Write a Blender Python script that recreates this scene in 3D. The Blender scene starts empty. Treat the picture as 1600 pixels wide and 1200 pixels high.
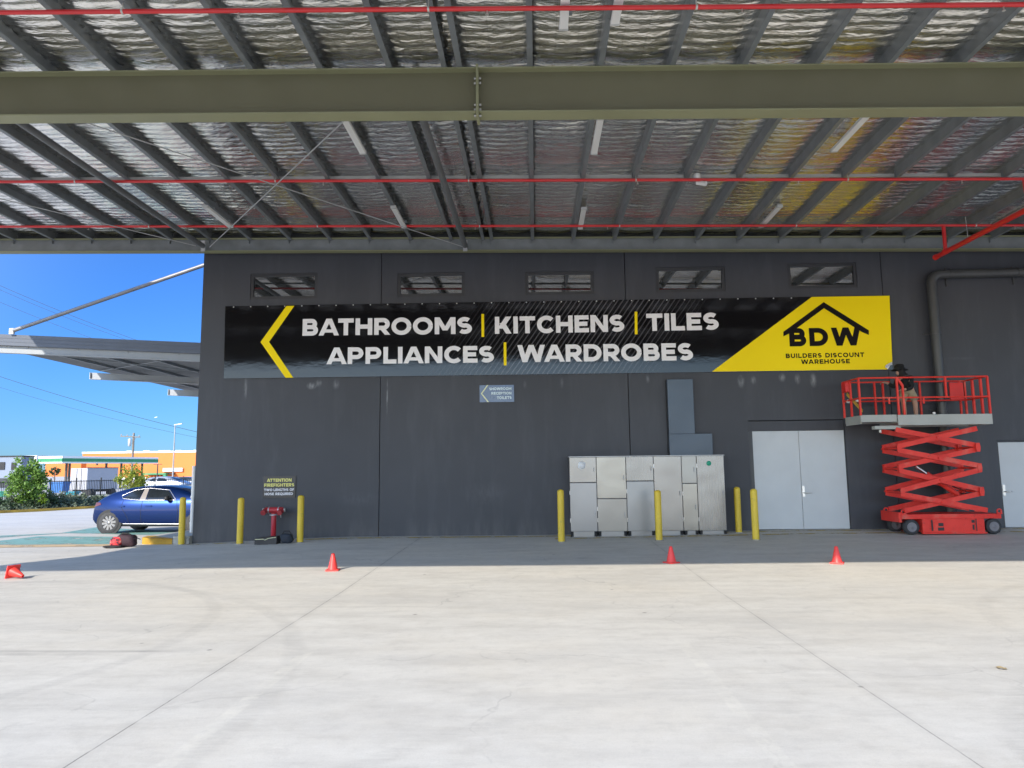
import bpy, bmesh, math, random
import numpy as np
from mathutils import Vector, Matrix
R = math.radians
random.seed(7)
sc = bpy.context.scene
col = sc.collection

# ------------------------------------------------------------------ camera
F = 1110.0; CAMZ = 1.65; PITCH = R(6.85); YAW = R(1.85); ROLL = R(0.65)
def _basis():
    f = Vector((-math.sin(YAW)*math.cos(PITCH), math.cos(YAW)*math.cos(PITCH), math.sin(PITCH)))
    r0 = Vector((math.cos(YAW), math.sin(YAW), 0)); u0 = r0.cross(f)
    c, s = math.cos(ROLL), math.sin(ROLL)
    return c*r0 - s*u0, s*r0 + c*u0, f
CR, CU, CF = _basis()
cam = bpy.data.cameras.new('camera'); co = bpy.data.objects.new('camera', cam); col.objects.link(co)
m = Matrix((CR, CU, -CF)).transposed().to_4x4(); m.translation = (0, 0, CAMZ)
co.matrix_world = m
cam.sensor_width = 36; cam.lens = 36*F/1600; cam.clip_start = .1; cam.clip_end = 3000
sc.camera = co
# ------------------------------------------------------------------ light
SUN = Vector((-.80, -1.56, 1.0))                       # towards the sun
EL = math.atan2(SUN.z, math.hypot(SUN.x, SUN.y))
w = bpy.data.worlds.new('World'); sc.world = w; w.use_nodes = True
nt = w.node_tree; nt.nodes.clear()
sky = nt.nodes.new('ShaderNodeTexSky'); sky.sky_type = 'NISHITA'; sky.sun_disc = False
sky.sun_elevation = EL; sky.sun_rotation = math.atan2(SUN.x, SUN.y)
sky.air_density = 1.2; sky.dust_density = .15; sky.ozone_density = 6; sky.altitude = 20
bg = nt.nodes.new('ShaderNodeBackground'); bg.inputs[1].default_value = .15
wo = nt.nodes.new('ShaderNodeOutputWorld')
# hand-set sky tint: darkened blue away from the sun, boosted sunward as added fill
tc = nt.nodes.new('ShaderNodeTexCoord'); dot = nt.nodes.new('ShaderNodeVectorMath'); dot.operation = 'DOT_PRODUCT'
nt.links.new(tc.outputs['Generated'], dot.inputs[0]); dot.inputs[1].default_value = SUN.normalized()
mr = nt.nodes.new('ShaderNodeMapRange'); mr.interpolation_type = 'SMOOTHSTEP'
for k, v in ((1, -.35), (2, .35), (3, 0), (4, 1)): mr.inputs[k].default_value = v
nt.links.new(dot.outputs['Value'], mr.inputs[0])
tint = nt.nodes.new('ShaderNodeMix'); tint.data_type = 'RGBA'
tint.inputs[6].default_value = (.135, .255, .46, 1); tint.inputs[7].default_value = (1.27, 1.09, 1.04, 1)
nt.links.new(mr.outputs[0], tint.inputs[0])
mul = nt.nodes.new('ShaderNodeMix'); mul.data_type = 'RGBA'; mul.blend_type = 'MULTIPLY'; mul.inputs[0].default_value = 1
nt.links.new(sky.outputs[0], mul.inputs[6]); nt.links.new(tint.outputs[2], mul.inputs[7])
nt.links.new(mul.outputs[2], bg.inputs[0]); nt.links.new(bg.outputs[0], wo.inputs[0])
sl = bpy.data.lights.new('sun', 'SUN'); sl.energy = 2.3; sl.angle = R(.5); sl.color = (1, .92, .80)
so = bpy.data.objects.new('sun', sl); col.objects.link(so)
so.rotation_euler = SUN.to_track_quat('Z', 'Y').to_euler()
sc.view_settings.view_transform = 'Standard'; sc.view_settings.look = 'None'
sc.view_settings.exposure = 1.5; sc.view_settings.gamma = 1
sc.render.engine = 'CYCLES'
sc.cycles.max_bounces = 8; sc.cycles.glossy_bounces = 4; sc.cycles.diffuse_bounces = 4
sc.cycles.caustics_reflective = True
sc.cycles.sample_clamp_indirect = 6
sc.cycles.use_denoising = True

# ------------------------------------------------------------------ survey helpers (sight line -> point on a known plane)
def ray(px, py): return CR*((px-800)/F) + CU*((600-py)/F) + CF
def at(px, py, Y):
    d = ray(px, py); t = Y/d.y
    return Vector((d.x*t, Y, CAMZ + d.z*t))
def sm(a, b, x):
    t = min(1, max(0, (x-a)/(b-a))); return t*t*(3-2*t)
def gz(x, y):
    """ground height: slab rises to the wall, falls away to the left rear"""
    s = min(1, max(0, (y-10)/7))
    z = s*(.11*sm(-8.6, -4, x) + .012*min(max(x, 0), 6)) - .03*sm(-6, -9.5, x)*s
    z -= .0165*min(max(y-14.5, 0), 26)*sm(-8.2, -10.5, x)
    return z
def atg(px, py):
    z = 0
    for _ in range(12):
        d = ray(px, py); t = (z-CAMZ)/d.z; z = gz(d.x*t, d.y*t)
    return Vector((d.x*t, d.y*t, z))

# ------------------------------------------------------------------ materials
def N(nt, t, **k):
    n = nt.nodes.new(t)
    for a, b in k.items():
        if a == 'i':
            for q, v in b.items(): n.inputs[q].default_value = v
        else: setattr(n, a, b)
    return n
def coords(nt, scale=(1, 1, 1), world=False):
    tc = N(nt, 'ShaderNodeNewGeometry' if world else 'ShaderNodeTexCoord')
    mp = N(nt, 'ShaderNodeMapping'); mp.inputs['Scale'].default_value = scale
    nt.links.new(tc.outputs['Position' if world else 'Object'], mp.inputs[0]); return mp.outputs[0]
def noise(nt, vec, scale, detail=4, rough=.55):
    n = N(nt, 'ShaderNodeTexNoise', i={'Scale': scale, 'Detail': detail, 'Roughness': rough})
    nt.links.new(vec, n.inputs['Vector']); return n.outputs['Fac']
def ramp(nt, fac, stops):
    r = N(nt, 'ShaderNodeValToRGB'); e = r.color_ramp.elements
    while len(e) < len(stops): e.new(.5)
    for q, (p, c) in zip(e, stops):
        q.position = p; q.color = (c, c, c, 1) if isinstance(c, (int, float)) else (*c, 1)
    nt.links.new(fac, r.inputs[0]); return r.outputs[0]
def math_(nt, op, a, b=None, c=None):
    n = N(nt, 'ShaderNodeMath', operation=op)
    for k, v in enumerate((a, b, c)):
        if v is None: continue
        if isinstance(v, (int, float)): n.inputs[k].default_value = v
        else: nt.links.new(v, n.inputs[k])
    return n.outputs[0]
def mixc(nt, fac, a, b, mode='MIX'):
    n = N(nt, 'ShaderNodeMix', data_type='RGBA', blend_type=mode)
    for s, v in ((0, fac), (6, a), (7, b)):
        if isinstance(v, (int, float)) and s == 0: n.inputs[0].default_value = v
        elif isinstance(v, (tuple, list)): n.inputs[s].default_value = (*v, 1)
        elif isinstance(v, (int, float)): n.inputs[s].default_value = (v, v, v, 1)
        else: nt.links.new(v, n.inputs[s])
    return n.outputs[2]
def bump(nt, bsdf, h, strength=.2, dist=.01):
    b = N(nt, 'ShaderNodeBump', i={'Strength': strength, 'Distance': dist})
    nt.links.new(h, b.inputs['Height']); nt.links.new(b.outputs[0], bsdf.inputs['Normal'])
def newmat(name):
    m = bpy.data.materials.new(name); m.use_nodes = True
    return m, m.node_tree, m.node_tree.nodes['Principled BSDF']
MATS = {}
def mat(name, c, rough=.5, metal=0, var=.15, scale=3.0, stretch=(1, 1, 1), bmp=0, coat=0, spec=.5):
    if name in MATS: return MATS[name]
    m, nt, b = newmat(name)
    v = coords(nt, stretch, True)
    f = noise(nt, v, scale, 5)
    lo = tuple(max(0, x*(1-var)) for x in c); hi = tuple(min(1, x*(1+var)) for x in c)
    nt.links.new(ramp(nt, f, [(.3, lo), (.7, hi)]), b.inputs['Base Color'])
    f2 = noise(nt, v, scale*4, 3)
    nt.links.new(math_(nt, 'MULTIPLY_ADD', f2, .2, max(.02, rough-.1)), b.inputs['Roughness'])
    b.inputs['Metallic'].default_value = metal; b.inputs['Specular IOR Level'].default_value = spec
    b.inputs['Coat Weight'].default_value = coat
    if bmp: bump(nt, b, f2, bmp)
    MATS[name] = m; return m

# ------------------------------------------------------------------ mesh builder
class M:
    def __init__(s): s.v = []; s.f = []; s.smooth = []
    def poly(s, pts, sm_=False):
        n = len(s.v); s.v += [tuple(p) for p in pts]; s.f.append(tuple(range(n, n+len(pts)))); s.smooth.append(sm_)
    def grid(s, rows, sm_=True, closed=False):
        n = len(s.v); k = len(rows[0])
        for r in rows: s.v += [tuple(p) for p in r]
        for i in range(len(rows)-1):
            for j in range(k if closed else k-1):
                j2 = (j+1) % k
                s.f.append((n+i*k+j, n+i*k+j2, n+(i+1)*k+j2, n+(i+1)*k+j)); s.smooth.append(sm_)
        return s
    def hexa(s, p):                                    # 8 points: bottom 4 ccw, top 4 ccw
        n = len(s.v); s.v += [tuple(q) for q in p]
        for f in ((3, 2, 1, 0), (4, 5, 6, 7), (0, 1, 5, 4), (1, 2, 6, 5), (2, 3, 7, 6), (3, 0, 4, 7)):
            s.f.append(tuple(n+i for i in f)); s.smooth.append(False)
        return s
    def box(s, a, b, bev=0):
        x0, y0, z0 = a; x1, y1, z1 = b
        if not bev:
            return s.hexa([(x0, y0, z0), (x1, y0, z0), (x1, y1, z0), (x0, y1, z0), (x0, y0, z1), (x1, y0, z1), (x1, y1, z1), (x0, y1, z1)])
        bm = bmesh.new()
        bmesh.ops.create_cube(bm, size=1)
        for v in bm.verts: v.co = ((x0+x1)/2+v.co.x*(x1-x0), (y0+y1)/2+v.co.y*(y1-y0), (z0+z1)/2+v.co.z*(z1-z0))
        bmesh.ops.bevel(bm, geom=bm.edges[:], offset=bev, segments=2, affect='EDGES', profile=.6)
        return s.add_bm(bm)
    def add_bm(s, bm, sm_=False):
        n = len(s.v); bm.verts.index_update()
        s.v += [tuple(v.co) for v in bm.verts]
        for f in bm.faces: s.f.append(tuple(n+v.index for v in f.verts)); s.smooth.append(sm_)
        bm.free(); return s
    def bar(s, p, q, wd, hd, up=(0, 0, 1), ext=0):     # rectangular bar p->q
        p, q = Vector(p), Vector(q); d = (q-p).normalized(); p = p-d*ext; q = q+d*ext
        u = Vector(up); sd = d.cross(u)
        if sd.length < 1e-4: sd = d.cross(Vector((0, 1, 0)))
        sd.normalize(); u = sd.cross(d)
        a, b = sd*wd/2, u*hd/2
        return s.hexa([p-a-b, p+a-b, q+a-b, q-a-b, p-a+b, p+a+b, q+a+b, q-a+b])
    def tube(s, pts, r, n=10, caps=True, sm_=True):
        pts = [Vector(p) for p in pts]; rows = []
        rr = r if isinstance(r, (list, tuple)) else [r]*len(pts)
        ref = None
        for i, p in enumerate(pts):
            d = (pts[min(i+1, len(pts)-1)] - pts[max(i-1, 0)]).normalized()
            if ref is None:
                ref = d.orthogonal().normalized()
            ref = (ref - d*ref.dot(d)).normalized(); b = d.cross(ref)
            rows.append([p + (ref*math.cos(2*math.pi*k/n)+b*math.sin(2*math.pi*k/n))*rr[i] for k in range(n)])
        s.grid(rows, sm_, True)
        if caps: s.poly(rows[0][::-1]); s.poly(rows[-1])
        return s
    def lathe(s, prof, c=(0, 0, 0), n=20, axis='z', sm_=True, caps=True):
        rows = []
        for r, h in prof:
            row = []
            for k in range(n):
                a = 2*math.pi*k/n; x, y = r*math.cos(a), r*math.sin(a)
                row.append((c[0]+x, c[1]+y, c[2]+h) if axis == 'z' else ((c[0]+x, c[1]+h, c[2]+y) if axis == 'y' else (c[0]+h, c[1]+x, c[2]+y)))
            rows.append(row)
        s.grid(rows, sm_, True)
        if caps: s.poly(rows[0]); s.poly(rows[-1])
        return s
    def prism(s, pts, d):                              # planar polygon pushed along d
        d = Vector(d); pts = [Vector(p) for p in pts]; n = len(pts)
        s.poly(pts); s.poly([p+d for p in pts][::-1])
        for i in range(n): s.poly([pts[i], pts[i]+d, pts[(i+1) % n]+d, pts[(i+1) % n]])
        return s
    def build(s, name, m, parent=None, local=False):
        me = bpy.data.meshes.new(name)
        v = s.v
        if parent is not None and not local:
            o_ = parent
            off = Vector((0, 0, 0))
            while o_ is not None: off += o_.location; o_ = o_.parent
            v = [(p[0]-off.x, p[1]-off.y, p[2]-off.z) for p in v]
        me.from_pydata(v, [], s.f)
        me.polygons.foreach_set('use_smooth', s.smooth)
        bm = bmesh.new(); bm.from_mesh(me); bmesh.ops.recalc_face_normals(bm, faces=bm.faces[:]); bm.to_mesh(me); bm.free()
        me.materials.append(m); me.update()
        o = bpy.data.objects.new(name, me); col.objects.link(o)
        if parent is not None: o.parent = parent
        return o
def thing(name, label, cat, loc=(0, 0, 0), rz=0, group=None):
    o = bpy.data.objects.new(name, None); col.objects.link(o); o.empty_display_size = .2
    o.location = loc; o.rotation_euler = (0, 0, rz); return tag(o, label, cat, group)
def tag(o, label=None, cat=None, group=None, kind=None):
    if label: o['label'] = label
    if cat: o['category'] = cat
    if group: o['group'] = group
    if kind: o['kind'] = kind
    return o
def dup(o, parent=None):
    c = o.copy(); col.objects.link(c)
    if parent is not None: c.parent = parent
    for ch in list(o.children): dup(ch, c)
    return c

# ------------------------------------------------------------------ bold geometric capitals drawn as strokes
def arc(cx, cy, rx, ry, a0, a1, n=12):
    return [(cx+rx*math.cos(R(a0+(a1-a0)*k/n)), cy+ry*math.sin(R(a0+(a1-a0)*k/n))) for k in range(n+1)]
def glyph(ch, t):
    h = t/2; S = []; P = []; td = t*1.08
    def leg(x0, x1, y0=0., y1=1., k=td): P.append([(x0-k/2, y0), (x0+k/2, y0), (x1+k/2, y1), (x1-k/2, y1)])
    if ch == ' ': return .36, S, P
    if ch == 'A':
        W = 1.12; k_ = t*1.06; leg(k_/2, W/2-t*.07, 0, 1, k_); leg(W-k_/2, W/2+t*.07, 0, 1, k_); P.append([(.27, .17), (W-.27, .17), (W-.33, .36), (.33, .36)])
    elif ch == 'B':
        W = .86; S += [[(h, 0), (h, 1)], [(h, 1-h), (W-.36, 1-h)]+arc(W-.36, .755-h/2, .30-h, .245-h/2, 90, -90)+[(h, .51)],
                       [(h, .51), (W-.34, .51)]+arc(W-.34, .255+h/2, .34-h, .255-h/2, 90, -90)+[(h, h)]]
    elif ch in 'CG':
        W = .95; S.append(arc(.53, .5, .53-h, .52-h, 42, 318, 24))
        if ch == 'G': S[0] = arc(.53, .5, .53-h, .52-h, 42, 312, 24); S.append([(.93-h, .10), (.93-h, .52)])
    elif ch == 'D': W = .96; S += [[(h, 0), (h, 1)], [(h, 1-h), (.44, 1-h)]+arc(.44, .5, .52-h, .5-h, 90, -90, 18)+[(h, h)]]
    elif ch in 'EF':
        W = .78 if ch == 'E' else .74; S += [[(h, 0), (h, 1)], [(h, 1-h), (W, 1-h)], [(h, .5 if ch == 'E' else .45), (W-.07, .5 if ch == 'E' else .45)]]
        if ch == 'E': S.append([(h, h), (W+.01, h)])
    elif ch == 'H': W = .93; S += [[(h, 0), (h, 1)], [(W-h, 0), (W-h, 1)], [(h, .5), (W-h, .5)]]
    elif ch == 'I': W = t; S.append([(h, 0), (h, 1)])
    elif ch == 'K': W = .93; S.append([(h, 0), (h, 1)]); leg(t*1.2, W-td*.62, .30, 1., td*1.2); leg(W-td*.6, .42, 0., .62, td*1.15)
    elif ch == 'L': W = .72; S += [[(h, 0), (h, 1)], [(h, h), (W, h)]]
    elif ch == 'M': W = 1.14; S += [[(h, 0), (h, 1)], [(W-h, 0), (W-h, 1)]]; leg(W/2, td/2, .22, 1.); leg(W/2, W-td/2, .22, 1.)
    elif ch == 'N': W = .96; S += [[(h, 0), (h, 1)], [(W-h, 0), (W-h, 1)]]; leg(W-td*.55, td*.55)
    elif ch in 'OQ':
        W = 1.1; S.append(arc(.55, .5, .55-h, .52-h, 0, 360, 32))
        if ch == 'Q': S.append([(.6, .2), (.98, -.12)])
    elif ch in 'PR':
        W = .88; S += [[(h, 0), (h, 1)], [(h, 1-h), (.5, 1-h)]+arc(.5, .645, .36-h, .355-h, 90, -90)+[(h, .29+h)]]
        if ch == 'R': leg(W-td*.5, .46, 0, .36, td*1.1)
    elif ch == 'S':
        W = .8; rt = (1-t)/4+.005; rx = W/2-h
        S.append(arc(W/2, 1-h-rt, rx, rt, 38, 270, 18)+arc(W/2, h+rt, rx, rt, 90, -142, 18)[1:])
    elif ch == 'T': W = .86; S += [[(W/2, 0), (W/2, 1)], [(0, 1-h), (W, 1-h)]]
    elif ch == 'U': W = .92; S.append([(h, 1), (h, .42)]+arc(W/2, .42, W/2-h, .43-h, 180, 360, 16)+[(W-h, 1)])
    elif ch == 'W': W = 1.5; leg(.40, td/2); leg(.40, .75); leg(1.10, .75); leg(1.10, W-td/2)
    return W, S, P
def stroke(pts, t):
    h = t/2; n = len(pts); L, Rr = [], []
    for i in range(n):
        a = pts[max(i-1, 0)]; b = pts[i]; c = pts[min(i+1, n-1)]
        d1 = Vector((b[0]-a[0], b[1]-a[1])); d2 = Vector((c[0]-b[0], c[1]-b[1]))
        if d1.length < 1e-6: d1 = d2
        if d2.length < 1e-6: d2 = d1
        d1.normalize(); d2.normalize()
        n1 = Vector((-d1.y, d1.x)); n2 = Vector((-d2.y, d2.x)); q = (n1+n2)
        if q.length < 1e-3: q = n1
        q.normalize(); k = h/max(.5, q.dot(n1))
        L.append((b[0]+q.x*k, b[1]+q.y*k)); Rr.append((b[0]-q.x*k, b[1]-q.y*k))
    return L, Rr
def text_mesh(mb, s, o, ex, capv, t=.25, gap=.09, out=Vector((0, -1, 0)), eps=.0006):
    """o = left end of the base line, ex = vector to its right end, capv = vector of one cap height"""
    x = 0; items = []
    kern = {'AT': -.15, 'TA': -.15, 'BA': -.06, 'WA': -.16, 'IA': -.05, 'AN': -.05, 'AP': -.05, 'AR': -.05, 'LI': -.02, 'RO': -.03, 'CE': -.02, 'OB': .0, 'TH': -.0, 'TO': -.06, 'TW': 0., 'FI': 0., 'CO': -.03, 'OO': -.02, 'RD': -.01}
    for i_, ch in enumerate(s):
        W, S, P = glyph(ch, t); x += kern.get(s[i_-1:i_+1], 0) if i_ else 0
        items.append((x, S, P)); x += W+gap
    tot = x-gap; ux = ex/tot; k = 0
    mp = lambda p, x0, e: o+ux*(x0+p[0])+capv*p[1]+out*e
    for x0, S, P in items:
        k = 0
        for st in S:
            L, Rr = stroke(st, t)
            mb.grid([[mp(p, x0, k*eps) for p in L], [mp(p, x0, k*eps) for p in Rr]], False); k += 1
        for p in P:
            mb.poly([mp(q, x0, k*eps) for q in p]); k += 1
    return mb
def words(name, m, parent, s, bl, br, cap, Y, t=.25, gap=.09):
    """bl/br: sighted ends of the base line, cap: sighted height of the capitals, on the plane at depth Y"""
    a, b = at(*bl, Y), at(*br, Y); up = at(bl[0], bl[1]-cap, Y)-a
    up = Vector((0, 0, up.z))
    mb = M(); text_mesh(mb, s, a, b-a, up, t, gap)
    return mb.build(name, m, parent)

# ================================================================== SETTING
D = 17.0                                                # the wall stands 17 m away
# ---- ground: one sheet to the horizon
def concrete():
    m, nt, b = newmat('broomed_concrete')
    P = coords(nt, (1, 1, 1), True)
    big = noise(nt, P, .28, 6, .6)
    streak = noise(nt, coords(nt, (.6, 1.9, 1), True), 1.6, 8, .72)
    wide = noise(nt, coords(nt, (.35, .9, 1), True), .8, 6, .62)
    mott = noise(nt, P, 5.5, 6, .75); fine = noise(nt, P, 70, 4, .75); pore = noise(nt, P, 230, 2, .5)
    c = ramp(nt, streak, [(.28, (.455, .432, .385)), (.5, (.545, .522, .470)), (.76, (.615, .592, .535))])
    c = mixc(nt, math_(nt, 'MULTIPLY', ramp(nt, big, [(.45, 0.), (.66, 1.)]), .40), c, (.60, .545, .445))
    c = mixc(nt, math_(nt, 'MULTIPLY', ramp(nt, wide, [(.49, 0.), (.64, 1.)]), .40), c, (.42, .405, .375))
    c = mixc(nt, math_(nt, 'MULTIPLY', ramp(nt, mott, [(.50, 0.), (.70, 1.)]), .33), c, (.38, .36, .325))
    c = mixc(nt, math_(nt, 'MULTIPLY', ramp(nt, mott, [(.26, 1.), (.44, 0.)]), .28), c, (.68, .665, .62))
    c = mixc(nt, math_(nt, 'MULTIPLY', ramp(nt, fine, [(.52, 0.), (.72, 1.)]), .35), c, (.36, .345, .315))
    c = mixc(nt, math_(nt, 'MULTIPLY', ramp(nt, pore, [(.62, 0.), (.70, 1.)]), .45), c, (.22, .21, .19))
    # hairline crazing
    wp = N(nt, 'ShaderNodeVectorMath', operation='ADD'); nz_ = N(nt, 'ShaderNodeTexNoise', i={'Scale': 1.4, 'Detail': 5}); nt.links.new(P, nz_.inputs['Vector'])
    sc_ = N(nt, 'ShaderNodeVectorMath', operation='SCALE'); sc_.inputs['Scale'].default_value = .9; nt.links.new(nz_.outputs['Color'], sc_.inputs[0])
    nt.links.new(P, wp.inputs[0]); nt.links.new(sc_.outputs[0], wp.inputs[1])
    vc = N(nt, 'ShaderNodeTexVoronoi', feature='DISTANCE_TO_EDGE', i={'Scale': .42}); nt.links.new(wp.outputs[0], vc.inputs['Vector'])
    ck_ = math_(nt, 'MULTIPLY', ramp(nt, vc.outputs['Distance'], [(.0, 1.), (.006, 0.)]), ramp(nt, wide, [(.46, 0.), (.6, 1.)]))
    c = mixc(nt, math_(nt, 'MULTIPLY', ck_, .35), c, (.20, .19, .175))
    # old drip spots
    vs_ = N(nt, 'ShaderNodeTexVoronoi', i={'Scale': .55, 'Randomness': 1.}); nt.links.new(wp.outputs[0], vs_.inputs['Vector'])
    c = mixc(nt, math_(nt, 'MULTIPLY', math_(nt, 'MULTIPLY', ramp(nt, vs_.outputs['Distance'], [(.03, 1.), (.11, 0.)]), ramp(nt, big, [(.40, 0.), (.5, 1.)])), .28), c, (.25, .24, .22))
    sp = N(nt, 'ShaderNodeSeparateXYZ'); nt.links.new(P, sp.inputs[0]); X, Y = sp.outputs[0], sp.outputs[1]
    jit = math_(nt, 'MULTIPLY_ADD', noise(nt, P, 6, 4, .7), .018, -.009)
    Xj = math_(nt, 'ADD', X, jit)
    def band(src, c0, half, soft=.004):
        d = math_(nt, 'ABSOLUTE', math_(nt, 'SUBTRACT', src, c0))
        mr = N(nt, 'ShaderNodeMapRange', i={1: half, 2: half+soft, 3: 1, 4: 0}); nt.links.new(d, mr.inputs[0]); return mr.outputs[0]
    def rng(src, a, b_, soft=.3):
        return band(src, (a+b_)/2, (b_-a)/2, soft)
    brk = ramp(nt, noise(nt, P, 2.3, 4, .7), [(.36, .25), (.55, 1.)])
    for x0, wd, k in ((-2.70, .0035, .62), (2.42, .003, .50), (-7.85, .002, .2)):       # sawn joints with worn edges
        c = mixc(nt, math_(nt, 'MULTIPLY', math_(nt, 'MULTIPLY', band(Xj, x0, .03, .05), brk), .22*k), c, (.27, .26, .245))
        c = mixc(nt, math_(nt, 'MULTIPLY', math_(nt, 'MULTIPLY', band(Xj, x0, wd), brk), k), c, (.06, .058, .055))
    worn = ramp(nt, noise(nt, P, 5, 5, .75), [(.42, 0.), (.6, 1.)])
    for x0, y0, y1, k in ((-2.13, 2., 6.6, .34), (1.36, 2., 7., .30)):                    # old ghost lines
        f = math_(nt, 'MULTIPLY', math_(nt, 'MULTIPLY', band(Xj, x0, .045, .02), rng(Y, y0, y1)), math_(nt, 'MULTIPLY', worn, k))
        c = mixc(nt, f, c, (.68, .65, .56))
    # tyre rubber
    tn = ramp(nt, noise(nt, coords(nt, (1.5, 30, 1), True), 1, 3, .7), [(.35, .2), (.6, 1.)])
    for y0, wd, x0, x1, k in ((6.80, .015, -9, -3.7, .42), (6.70, .015, -9, -4.3, .3), (8.9, .03, -4.5, -1.2, .12), (9.3, .05, 2.5, 8, .10)):
        f = math_(nt, 'MULTIPLY', math_(nt, 'MULTIPLY', band(math_(nt, 'ADD', Y, math_(nt, 'MULTIPLY', X, .012)), y0+(.012*(x0+x1)/2), wd, .05), rng(X, x0, x1, .5)), math_(nt, 'MULTIPLY', tn, k))
        c = mixc(nt, f, c, (.13, .125, .12))
    for cx, cy, r_, wd, k in ((-7.5, 7.2, 3.9, .05, .16), (-8, 5, 6.0, .06, .14), (6, 3.2, 3.4, .06, .14), (9, 6.5, 4.4, .05, .12), (2.2, 1.5, 4.2, .05, .10)):
        dx = math_(nt, 'SUBTRACT', X, cx); dy = math_(nt, 'SUBTRACT', Y, cy)
        rr = math_(nt, 'SQRT', math_(nt, 'ADD', math_(nt, 'MULTIPLY', dx, dx), math_(nt, 'MULTIPLY', dy, dy)))
        c = mixc(nt, math_(nt, 'MULTIPLY', math_(nt, 'MULTIPLY', band(rr, r_, wd, .06), tn), k), c, (.16, .155, .15))
    # specks of dirt
    vo = N(nt, 'ShaderNodeTexVoronoi', i={'Scale': 1.1, 'Randomness': 1.}); nt.links.new(P, vo.inputs['Vector'])
    c = mixc(nt, math_(nt, 'MULTIPLY', ramp(nt, vo.outputs['Distance'], [(.02, 1.), (.035, 0.)]), .6), c, (.12, .115, .105))
    nt.links.new(c, b.inputs['Base Color']); b.inputs['Roughness'].default_value = .82
    b.inputs['Specular IOR Level'].default_value = .3
    bump(nt, b, math_(nt, 'ADD', math_(nt, 'ADD', math_(nt, 'MULTIPLY', fine, .35), math_(nt, 'MULTIPLY', mott, .6)), streak), .22, .012)
    return m
xs = sorted(set([-900, -500, -250, -120, -70, -40, -30, -25, -20] + [-18+.5*i for i in range(56)] + [10, 12, 16, 20, 40, 100, 300, 900]))
ys = sorted(set([-900, -300, -80, -20, -5, 0, 3, 6, 8, 9] + [9.5+.5*i for i in range(32)] + [26, 28, 30, 33, 36, 39, 40.5, 42, 46, 60, 100, 200, 400, 900, 2400]))
g = M(); g.grid([[(x, y, gz(x, y)) for x in xs] for y in ys], True)
tag(g.build('ground', concrete()), kind='structure')

def sheet(name, m, pts_px=None, pts=None, lift=.004, n=14):
    """painted sheet following the ground; quad corners given in order"""
    q = [atg(*p) for p in pts_px] if pts_px else [Vector((*p, 0)) for p in pts]
    rows = []
    for i in range(n+1):
        a = q[0].lerp(q[3], i/n); b = q[1].lerp(q[2], i/n)
        rows.append([(lambda p: (p.x, p.y, gz(p.x, p.y)+lift))(a.lerp(b, j/n)) for j in range(n+1)])
    return tag(M().grid(rows).build(name, m), kind='structure')
def wornpaint(name, c, thr=.45, scale=3):
    m, nt, b = newmat(name); P = coords(nt, (1, 1, 1), True)
    f = ramp(nt, noise(nt, P, scale, 6, .75), [(thr-.06, 0.), (thr+.06, 1.)])
    cc = mixc(nt, noise(nt, P, 1.2, 4), tuple(x*.8 for x in c), tuple(min(1, x*1.15) for x in c))
    nt.links.new(cc, b.inputs['Base Color']); b.inputs['Roughness'].default_value = .7
    tr = N(nt, 'ShaderNodeBsdfTransparent'); mx = N(nt, 'ShaderNodeMixShader')
    nt.links.new(f, mx.inputs[0]); nt.links.new(tr.outputs[0], mx.inputs[1]); nt.links.new(b.outputs[0], mx.inputs[2])
    nt.links.new(mx.outputs[0], nt.nodes['Material Output'].inputs[0]); return m
teal = wornpaint('worn_teal_road_paint', (.19, .36, .32), .42, 1.5)
yel = wornpaint('worn_yellow_line_paint', (.50, .36, .06), .50, 4)
tan = wornpaint('faded_tan_line_paint', (.55, .40, .22), .42, 2)
sheet('green_lane_marking', teal, [(-60, 852), (175, 850), (215, 839), (60, 838)])
sheet('green_lane_marking', teal, [(95, 833), (235, 836), (290, 831), (150, 824)], lift=.005)
sheet('green_lane_marking', teal, [(-40, 843), (100, 833.5), (150, 831), (-20, 838)], lift=.006)
sheet('yellow_line_marking', tan, [(-80, 857), (190, 853), (200, 850), (-60, 852.5)], lift=.006)
sheet('yellow_line_marking', yel, pts=[(-8.3, 16.55), (.4, 16.60), (.4, 16.78), (-8.3, 16.73)], lift=.005, n=30)
sheet('yellow_line_marking', yel, pts=[(.4, 16.05), (14, 16.2), (14, 16.38), (.4, 16.23)], lift=.005, n=30)
sheet('yellow_line_marking', yel, pts=[(.2, 16.6), (12, 16.75), (12, 16.9), (.2, 16.75)], lift=.007, n=30)

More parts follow.
